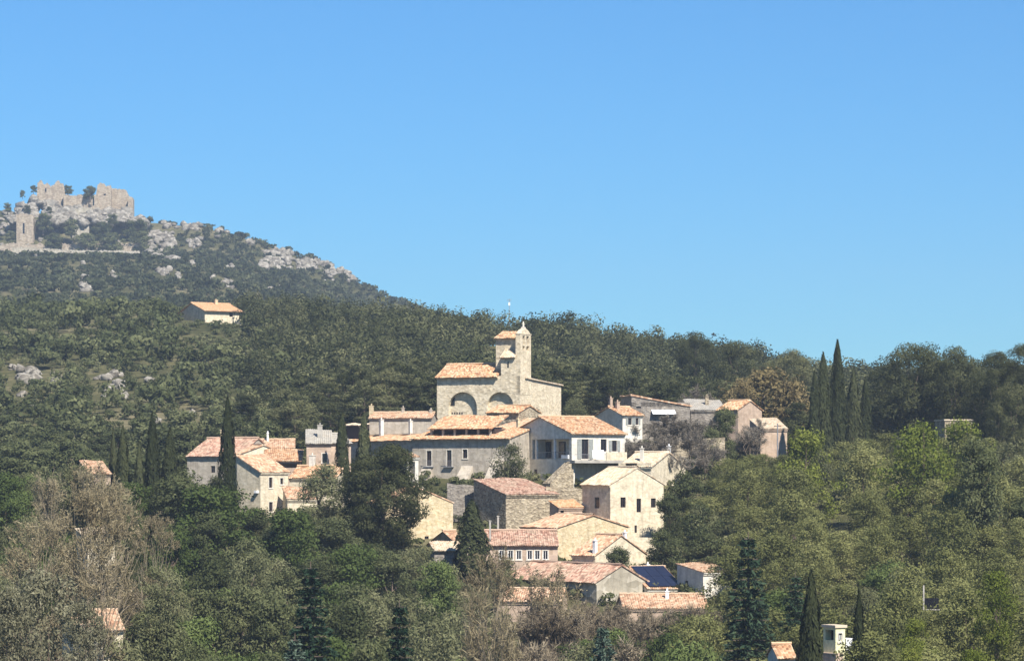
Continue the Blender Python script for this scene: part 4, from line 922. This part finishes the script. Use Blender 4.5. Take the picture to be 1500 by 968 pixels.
for i, (k, px, py, wp, Y, lab) in enumerate((('dark_tree',482,756,120,436,'dark rounded tree below the pale olive tree of the left group'),('dark_tree',548,796,110,430,'dark tree at the foot of the big round pine, left one'),('olive_tree',606,798,100,424,'grey green tree at the foot of the ochre wall'),
   ('dark_tree',508,780,90,444,'dark tree at the foot of the big round pine, farther left'),('olive_tree',655,826,80,412,'grey green bush left of the broad village cypress foot'),('olive_tree',440,742,80,450,'small grey green tree below the low side house'),('dark_tree',372,742,90,452,'dark bush at the foot of the tall narrow cream house'),
   ('yellow_tree',1406,615,120,478,'yellow green crown before the flat pale roof at upper right'),('bare_tree',128,664,100,438,'bare tan tree in front of the far left pink house'),('olive_tree',112,676,95,440,'grey green tree hiding the far left pink house'),('bare_tree',85,684,80,430,'bare tan tree just left of the far left pink house'),
   ('olive_tree',640,722,60,482,'small bush growing under the long grey house, left one'),('dark_tree',700,700,46,488,'small dark bush growing under the long grey house, right one'),('dark_tree',722,700,40,489,'dark bush at the foot of the olive tree by the porch'))):
    T(k, px, py, wp, Y, lab)
for px, py, wp, Y, lab in ((1368,528,100,552,'pine between the two large right skyline pines, lower'),(1420,535,100,556,'broad pine right of the large right skyline pines'),(1315,552,90,560,'low pine left of the large right skyline pines'),(1465,545,90,548,'low pine behind the pointed tree near the right edge')):
    T('stone_pine', px, py, wp*1.1, Y, lab, 'pines on the right skyline', name='pine_tree')
for i in range(17):
    px = 765 + i*17 + random.uniform(-6, 6); T('bare_shrub', px, random.uniform(878, 902), random.uniform(50, 80), random.uniform(360, 398), 'brown leafless shrub in the thicket just below the lowest roofs', 'bare shrubs below the lowest roofs')
T('dark_tree', 320, 696, 56, 478, 'dark bush at the foot of the brown roofed house')
T('olive_tree', 238, 828, 90, 330, 'grey green tree between the shaggy cypress and the green layered conifer')
T('leafy_tree', 1362, 891, 66, 318, 'olive green tree right under the thin white post')
# ---- wood on the slopes in front: each tree its own, kept below the roofs it may not hide
FS = [(-60,640),(0,645),(60,690),(170,700),(230,705),(300,725),(400,752),(470,765),(520,770),(600,800),(640,818),(700,842),(745,886),(930,893),(955,815),(985,740),(1030,668),(1075,652),(1120,655),(1200,640),(1300,628),(1400,632),(1500,600),(1580,590)]
FX = np.array([a for a, _ in FS], float); FYv = np.array([b for _, b in FS], float)
LOOK = {'leafy_tree': 'olive green leafy tree', 'dark_tree': 'dark green tree', 'green_tree': 'fresh green tree', 'olive_tree': 'grey green tree',
        'bare_shrub': 'brown leafless shrub', 'bare_tree': 'bare tan tree', 'silver_tree': 'pale grey tree'}
GRP = {k: v + 's in the wood around the village' for k, v in LOOK.items()}
FGW = []
MARKS = [('the left cypress clump', 205, 670), ('the pair of tall tan bare trees', 130, 760), ('the shaggy dark cypress', 197, 830), ('the pink roof at bottom left', 145, 905), ('the bright green rounded tree', 312, 755),
         ('the green layered conifer', 455, 870), ('the big round pine', 561, 715), ('the broad village cypress', 691, 785), ('the pale barked poplar', 738, 905), ('the bluish conifer', 883, 935),
         ('the lowest village roof', 975, 885), ('the tall blue green conifer', 1096, 850), ('the white turret house', 1224, 940), ('the white post', 1353, 875), ('the tallest skyline cypress', 1227, 600),
         ('the low stone shed', 1133, 640), ('the cream house', 930, 740), ('the yellow green tree top', 1350, 660), ('the large skyline pines', 1380, 560), ('the right edge', 1490, 760), ('the left edge', 5, 760)]
ORD = ['', 'second ', 'third ', 'fourth ', 'fifth ', 'sixth ', 'seventh ', 'eighth ', 'ninth ', 'tenth ', 'eleventh ', 'twelfth ', 'thirteenth ', 'fourteenth ', 'fifteenth ', 'sixteenth ', 'seventeenth ', 'eighteenth ', 'nineteenth ', 'twentieth ', 'twenty-first ', 'twenty-second ']
def label_wood():
    """name each tree of the wood by its look and the landmark it grows beside, counted outward from that landmark"""
    bins = {}
    for (t, kind, px, py, hw) in FGW:
        cy = py + hw*.8; nm, mx_, my_ = min(MARKS, key=lambda m_: math.hypot(px-m_[1], (cy-m_[2])*1.2))
        dx, dy = px - mx_, cy - my_
        rel = ('right of ' if dx > 0 else 'left of ') if abs(dx) > abs(dy)*1.1 else ('below ' if dy > 0 else 'above ')
        if nm == 'the right edge': rel = 'near '
        if nm == 'the left edge': rel = 'near '
        bins.setdefault((kind, rel, nm), []).append((math.hypot(dx, dy), t))
    for (kind, rel, nm), ts in bins.items():
        ts.sort(key=lambda q: q[0])
        for i, (_, t) in enumerate(ts):
            how = LOOK[kind] + ' ' + rel + nm
            t['label'] = (how + (', the nearest to it' if len(ts) > 1 else ' in the wood')) if i == 0 else ORD[min(i, 21)] + 'nearest ' + how
def fg_wood(n):
    pts = []; tries = 0
    while len(pts) < n and tries < 14000:
        tries += 1
        px = random.uniform(-40, 1540); Y = 225 + 345*random.random()**.8
        if any(abs(px-a)/F*Y < 3.2 and abs(Y-b) < 7.5 for a, b in pts): continue
        if 600 < px < 985 and Y > 400 or 900 < px < 1075 and 400 < Y < 436: continue
        if Y > 440 and 230 < px < 985 or px < 300 and Y > 505 or px < 1160 and Y > 515: continue
        X = (px-CX)/F*Y; zb = tz1(X, Y) - .2
        wd = random.uniform(7, 11); ht = random.uniform(7, 14)
        half = wd/2/Y*F; lim = np.interp(np.linspace(px-half, px+half, 7), FX, FYv).max() if px > 1050 else np.interp(np.linspace(px-half*.8, px+half*.8, 7), FX, FYv).max()
        zmax = (HY - lim - random.uniform(0, 12))/F*Y
        if zb + ht > zmax: ht = zmax - zb
        if 890 < px < 1075 and Y < 430: ht = min(ht, (HY - 897)/F*Y - zb)
        if ht < 3: continue
        ht = min(ht, wd*1.3)
        if ht < wd*.7: wd = max(3.5, ht/.8)
        u = random.random()
        if px > 985: kind = 'leafy_tree' if u < .80 else 'dark_tree' if u < .90 else 'green_tree' if u < .93 else 'olive_tree'
        elif px > 720 and Y < 400: kind = 'bare_shrub' if u < .72 else 'olive_tree' if u < .85 else 'green_tree'
        elif px > 215: kind = 'dark_tree' if u < .48 else 'olive_tree' if u < .86 else 'green_tree'
        elif Y > 380: kind = 'green_tree' if u < .4 else 'olive_tree' if u < .8 else 'dark_tree'
        else: kind = 'bare_tree' if u < .4 else 'silver_tree' if u < .75 else 'olive_tree'
        if kind == 'bare_shrub': ht = min(ht, 8)
        pts.append((px, Y)); FGW.append((plant(kind, X, Y, zb, wd, ht, None, GRP[kind]), kind, px, HY - (zb+ht)/Y*F, wd/2/Y*F))
    print('fg trees', len(pts), tries)
fg_wood(330); label_wood()

# ---- hillside behind: holm oaks left, pines on the ridge; the nearest are single trees, the rest one mass
ROCKB = [  # pale rock showing on the slopes: photo boxes x0,x1,y0,y1, stone size, count
 (0,215,364,376,2.4,60),(217,256,343,382,4.5,60),(264,291,325,340,4,26),(240,262,324,336,3.5,12),(275,296,351,364,3.5,14),(316,334,336,350,3.5,14),(362,382,349,360,3.5,14),(385,430,368,396,4.2,60),
 (436,470,382,396,3.8,40),(468,508,386,404,3.8,45),(470,488,400,413,3,12),(505,534,402,413,3.5,26),(545,592,421,438,3.2,34),(232,250,396,405,3.4,12),(252,266,402,410,2.6,7),
 (278,284,385,390,3,4),(304,316,407,413,3,7),(328,340,410,424,3,8),(333,340,389,396,3,4),(380,412,419,424,2,9),(120,132,404,428,3.2,16),(162,170,402,408,2.6,4),(118,124,384,390,2.4,3),
 (455,462,430,434,2.2,3),(0,24,306,345,3.6,22),(0,215,352,374,2.2,60),(26,130,286,318,3.2,75),(130,200,298,325,3.2,40),(60,110,320,345,2.8,16),
 (155,180,549,588,2.0,34),(27,56,545,563,2.0,26),(14,24,538,543,1.4,5),(218,227,558,566,1.6,5),(78,90,550,564,1.4,7),(38,46,597,606,1.4,5),(142,152,552,560,1.4,4),(30,38,576,582,1.3,4),
 (278,286,604,612,1.3,6),(344,352,608,614,1.3,5),(383,390,600,606,1.3,5),(448,480,618,634,1.5,16),(300,312,575,580,1.2,3),(222,236,612,620,1.2,6)]
ico_v, ico_f = None, None
import bmesh
bm = bmesh.new(); bmesh.ops.create_icosphere(bm, subdivisions=2, radius=1); ico_v = np.array([v.co[:] for v in bm.verts]); ico_f = np.array([[v.index for v in f.verts] for f in bm.faces]); bm.free()
def rock_mesh(name, items, mat, kind='stuff'):
    n = len(items); nv = len(ico_v); V = np.empty((n, nv, 3), np.float32)
    for i, (x, y, z, s) in enumerate(items):
        sc3 = s*np.array([rng.uniform(.8, 1.5), rng.uniform(.8, 1.3), rng.uniform(.6, 1.15)])
        d = 1 + .16*np.sin(ico_v@rng.normal(size=3)*3 + rng.random()*6) + .07*rng.normal(size=nv)
        W = ico_v*d[:, None]
        for pl in rdir(9): W = W - np.maximum(0, W@pl - rng.uniform(.45, .8))[:, None]*pl      # broken, faceted faces
        a = rng.random()*6.28; rot = np.array([[math.cos(a), -math.sin(a), 0], [math.sin(a), math.cos(a), 0], [0, 0, 1]])
        V[i] = (W*1.3*sc3)@rot.T + np.array([x, y, z])
    Fc = (ico_f[None] + (np.arange(n)*nv)[:, None, None]).reshape(-1, 3)
    me = bpy.data.meshes.new(name); me.vertices.add(n*nv); me.vertices.foreach_set('co', V.ravel())
    m = len(Fc); me.loops.add(3*m); me.loops.foreach_set('vertex_index', Fc.astype(np.int32).ravel())
    me.polygons.add(m); me.polygons.foreach_set('loop_start', np.arange(0, 3*m, 3, dtype=np.int32)); me.materials.append(mat); me.update(calc_edges=True); me.validate()
    o = bpy.data.objects.new(name, me); C.objects.link(o); tag(o, kind=kind); return o
rocks = []; rk = []
for (x0, x1, y0, y1, s, n) in ROCKB:
    for _ in range(n):
        px, py = random.uniform(x0, x1), random.uniform(y0, y1); far = y1 < 432
        Y = hit(px, py, 1300 if far else 560, 2100 if far else 1250)
        if Y is None: continue
        X = (px-CX)/F*Y; ss = s*random.uniform(.5, 1.1)*.62; g = tz1(X, Y); rocks.append((X, Y, g + ss*.35, ss)); rk.append((X, Y, ss))
rock_mesh('limestone_rocks', rocks, M['rock'])
RK = np.array(rk)
def near_rock(X, Y, h):
    d = (np.abs(RK[:, 0]-X) < RK[:, 2]*1.0 + h*.35) & (Y - RK[:, 1] < 3) & (RK[:, 1] - Y < h*2.6)
    return d.any()

def mass(name, items, mat, nleaf, size, flat=.8, asp=.6, pine=False):
    """items (x,y,z,w,h): many small crowns in one object"""
    Vs = []; rn = []; tn = []
    for (x, y, z, w_, h_) in items:
        nc = 7; a = rng.random(nc)*6.28; rr_ = w_*.30*np.sqrt(rng.random(nc))
        cz = z + h_*(rng.uniform(.30, .78, nc)); cs = np.stack([x + rr_*np.cos(a), y + rr_*np.sin(a), cz], -1); rs = w_*rng.uniform(.18, .30, nc)
        q, t_ = clump_leaves(cs, rs, nleaf, size*w_, asp, .68, min(1.1, h_/w_), .5); Vs.append(q.astype(np.float32)); rn.append(t_); tn.append(np.full(nleaf, rng.random()))
    me = quads_mesh(name, np.concatenate(Vs), np.concatenate(tn), np.concatenate(rn), mat)
    o = bpy.data.objects.new(name, me); C.objects.link(o); tag(o, kind='stuff'); return o
def slope_wood():
    pins, oaks = [], []; grid = {}
    for _ in range(72000):
        Y = 470 + 670*random.random()**.85; px = random.uniform(-330, 1830)
        X = (px-CX)/F*Y
        if 445 < px < 1165 and Y < 585: continue
        if 100 < px < 500 and Y < 530 or px > 1140 and Y < 545: continue
        if 260 < px < 450 and Y < 560: continue
        if px > 700 and Y > 960: continue
        if 255 < px < 362 and 893 < Y < 925: continue
        sp = 4.6 + int((Y-540)/100)*.55; key = (int(X/sp), int(Y/sp/1.15), sp)
        if key in grid: continue
        grid[key] = 1
        if random.random() < .25 and px > 480: continue
        ridge = px + random.gauss(0, 45) > 430 + (Y-600)*-.12
        ground = tz1(X, Y) - .3
        if 255 < px < 365 and 800 < Y < 893: h = random.uniform(1.6, 2.9); w_ = random.uniform(3, 4.5); oaks.append((Y, X, ground, w_, h)); continue
        if ridge:
            h = random.uniform(6.5, 12); w_ = random.uniform(7, 11); pins.append((Y, X, ground, w_, h))
        else:
            h = random.uniform(2.2, 5.0) if random.random() < .75 else random.uniform(5, 8); w_ = h*random.uniform(1.0, 1.55)
            if near_rock(X, Y, h): continue
            if random.random() < .04: continue
            oaks.append((Y, X, ground, w_, h))
    pins.sort(); oaks.sort(); print('pines', len(pins), 'oaks', len(oaks))
    near_p = [p for p in pins if -20 < p[1]/p[0]*F + CX < 1520][:285]; near_o = [p for p in oaks if -20 < p[1]/p[0]*F + CX < 1520][:235]
    for (Y, X, g, w_, h) in near_p: 
        px = X/Y*F + CX; py = HY - (g + h)/Y*F
        zone = ('left of the church, beside the scrubby hillside' if px < 640 else 'right behind the church, above its roof' if px < 830 else 'right of the church, above the stone houses' if px < 1180 else 'behind the right skyline cypresses')
        plant('pine_tree', X, Y, g, w_, h, 'dark grey green pine ' + zone, 'pines ' + zone)
    for (Y, X, g, w_, h) in near_o: 
        px = X/Y*F + CX; zone = ('left of the cypress clump' if px < 160 else 'behind the left cypress clump' if px < 290 else 'above the left group of roofs' if px < 480 else 'right of the left group of roofs')
        plant('holm_oak', X, Y, g, w_, h, ('tall' if h > 5 else 'low') + ' rounded evergreen oak on the hillside ' + zone, ('tall' if h > 5 else 'low') + ' evergreen oaks ' + zone)
    a, b = set(near_p), set(near_o)
    mass('pine_forest', [(X, Y, g, w_, h) for (Y, X, g, w_, h) in pins if (Y, X, g, w_, h) not in a], M['hill_pine'], 420, .044, asp=.5)
    low = [p for p in oaks if p not in b and p[4] < 3.4 and random.random() < .6]; b |= set(low)
    mass('pale_scrub', [(X, Y, g, w_, h) for (Y, X, g, w_, h) in low], M['hill_scrub'], 220, .065)
    mass('oak_scrub', [(X, Y, g, w_, h) for (Y, X, g, w_, h) in oaks if (Y, X, g, w_, h) not in b], M['hill_oak'], 240, .065)
slope_wood()
def mountain_scrub():
    it = []; grid = {}
    for _ in range(26000):
        Y = random.uniform(1250, 2060); px = random.uniform(-60, 690); X = (px-CX)/F*Y; sp = 6.5
        key = (int(X/sp), int(Y/sp/1.5))
        if key in grid: continue
        grid[key] = 1; h = random.uniform(2.4, 5.2); w_ = h*random.uniform(1.2, 1.9)
        if near_rock(X, Y, h*1.15): continue
        py = HY - tz1(X, Y)/Y*F
        if -40 < px < 216 and 1855 < Y < 1906: continue
        if -40 < px < 216 and py < 376 and random.random() < .78: continue
        it.append((X, Y, tz1(X, Y)-.6, w_, h))
    print('scrub', len(it)); mass('mountain_scrub', it, M['far_scrub'], 62, .13)
mountain_scrub()
def crag():
    it = []; tp = lambda q: np.interp(q, [18, 27, 35, 54, 95, 140, 190, 215], [312, 297, 287, 287, 300, 302, 308, 330])
    for _ in range(170):
        px = random.uniform(16, 205); t_ = tp(px); k = random.random(); py = t_ + 3 + (322 - t_)*k; Y = 1960 - 26*k; X, _, Z = at(px, py, Y); it.append((X, Y, Z - 1, random.choice([1.5, 2.2, 3.0, 4.2])*random.uniform(.8, 1.1)))
    rock_mesh('rocky_crag', it, M['rock'], 'structure')
crag()
CB = 'dark bushes on the castle crag'
for px, py, wp, lab, Y in ((11,297,16,'dark round bush on the skyline left of the castle',1935),(49,272,12,'bush against the left end of the curtain wall',1958),(99,271,16,'bush growing on the castle wall top, middle left',1964),(132,273,22,'bush growing beside the left side of the castle keep',1956),
   (63,312,30,'dark bush between the watch tower and the castle rocks',1942),(105,320,30,'long dark bush under the castle rocks',1936),(165,313,18,'tall dark bush under the castle keep',1938),(150,326,36,'dark thicket under the castle keep, left one',1930),(200,320,40,'dark thicket at the right foot of the castle crag',1932),
   (15,338,20,'dark bush left of the watch tower foot',1930),(80,341,36,'dark thicket above the long terrace wall, left one',1918),(125,341,40,'dark thicket above the long terrace wall, middle one',1916),(165,340,44,'dark thicket above the long terrace wall, right one',1916),(205,338,36,'dark thicket at the right end of the terrace wall',1918),(40,300,14,'small dark bush on the castle rocks above the watch tower',1950),(72,303,12,'small dark bush in the middle of the castle rocks',1948),(33,279,10,'tiny bush on the rocky skyline left of the castle walls',1960)):
    X = (px-CX)/F*Y; zt = (HY-py)/F*Y; wd = wp/F*Y*1.15; hh = max(4.5, wd*.75); Y -= 14 if py > 292 else 0; X = (px-CX)/F*Y; zt = (HY-py)/F*Y; plant('holm_oak', X, Y, zt-hh, wd, hh, lab, CB, 'crag_bush')
# undergrowth hides the soil between the trees
def undergrowth():
    it = []
    for _ in range(2600):
        Y = random.uniform(215, 600); px = random.uniform(-60, 1560); X = (px-CX)/F*Y
        if 430 < px < 1060 and Y > 425 and random.random() < .45: continue
        h = random.uniform(.9, 2.6); it.append((X, Y, tz1(X, Y)-.25, h*random.uniform(1.2, 2.2), h))
    mass('undergrowth', it, M['under'], 60, .11)
undergrowth()
def outer_wood():
    it = []
    for _ in range(420):
        Y = random.uniform(215, 560); px = random.uniform(-330, -50) if random.random() < .5 else random.uniform(1550, 1830); X = (px-CX)/F*Y; h = random.uniform(4, 9); it.append((X, Y, tz1(X, Y)-.4, h*random.uniform(.9, 1.3), h))
    mass('outer_wood', it, M['under'], 700, .035)
outer_wood()
def village_scrub():
    it = []
    for _ in range(620):
        Y = random.uniform(424, 548); px = random.uniform(425, 1075); X = (px-CX)/F*Y; h = random.uniform(.9, 2.3); it.append((X, Y, tz1(X, Y)-.25, h*random.uniform(1.1, 1.9), h))
    mass('village_scrub', it, M['under'], 130, .085)
village_scrub()
def mast():
    Y = 905; X, _, Z = at(746, 438, Y); g = tz1(X, Y); t = thing('antenna_mast', 'thin pale antenna mast on the wooded ridge above the church', 'mast', (X, Y, g))
    m = MB(); m.tube((0,0,-1), (0,0,Z-g), .14, .08, 6); m.build('pole', M['metal'], t)
    m = MB(); m.box(-.25, .25, -.2, .2, Z-g-1.9, Z-g-1.0); m.build('antenna_box', M['white_paint'], t)
    m = MB(); [m.box(-.7, .7, -.04, .04, Z-g-k, Z-g-k+.08) for k in (.2, .5)]; m.build('crossbar', M['metal'], t)
mast()
def lamp_post(px, py0, py1, Y, lab):
    X, _, Z = at(px, py0, Y); g = tz1(X, Y) - .5; t = thing('utility_pole', lab, 'pole', (X, Y, g)); m = MB(); m.tube((0,0,0), (0,0,Z-g), .13, .1, 6); m.build('pole', M['metal'], t)
    m = MB(); m.box(-.6, .6, -.06, .06, Z-g-.5, Z-g-.38); m.build('crossbar', M['wood'], t)
lamp_post(1139, 620, 690, 520, 'thin pale pole in front of the low pinkish stone shed')
def bird():
    X, Y, Z = at(1045, 489.5, 400); t = thing('bird', 'small dark bird flying in the sky right of the ridge', 'bird', (X, Y, Z))
    b = MB(); prof = [(-.28,.02),(-.2,.05),(0,.07),(.14,.05),(.2,.045),(.27,.01)]
    for (a, r0), (c, r1) in zip(prof, prof[1:]): b.tube((a,0,0), (c,0,0), r0, r1, 6)
    b.build('body', M['wood'], t)
    for s in (-1, 1):
        w_ = MB(); w_.add([(-.08,0,.03),(.1,0,.03),(.1,s*.3,.16),(-.04,s*.32,.16),(-.06,s*.55,.1),(-.08,0,.05),(.1,0,.05),(.1,s*.3,.18),(-.04,s*.32,.18),(-.06,s*.55,.12)],
          [(0,1,2,3),(3,2,4),(5,8,7,6),(8,9,7),(0,5,6,1),(1,6,7,2),(2,7,9,4),(4,9,8,3),(3,8,5,0)]); w_.build('wing', M['wood'], t)
bird()

# ------------------------------------------------------------------ air
def haze():
    m, n, N, L = nodes('thin_blue_air'); v = N('ShaderNodeVolumePrincipled'); o = N('ShaderNodeOutputMaterial')
    v.inputs['Color'].default_value = (0.72, 0.84, 1.0, 1); v.inputs['Density'].default_value = 0.00013; v.inputs['Anisotropy'].default_value = 0.2
    L(v.outputs[0], o.inputs['Volume'])
    b = MB(); b.box(-1780, 1780, -260, 3160, -40, 212); tag(b.build('haze', m), kind='stuff')
haze()
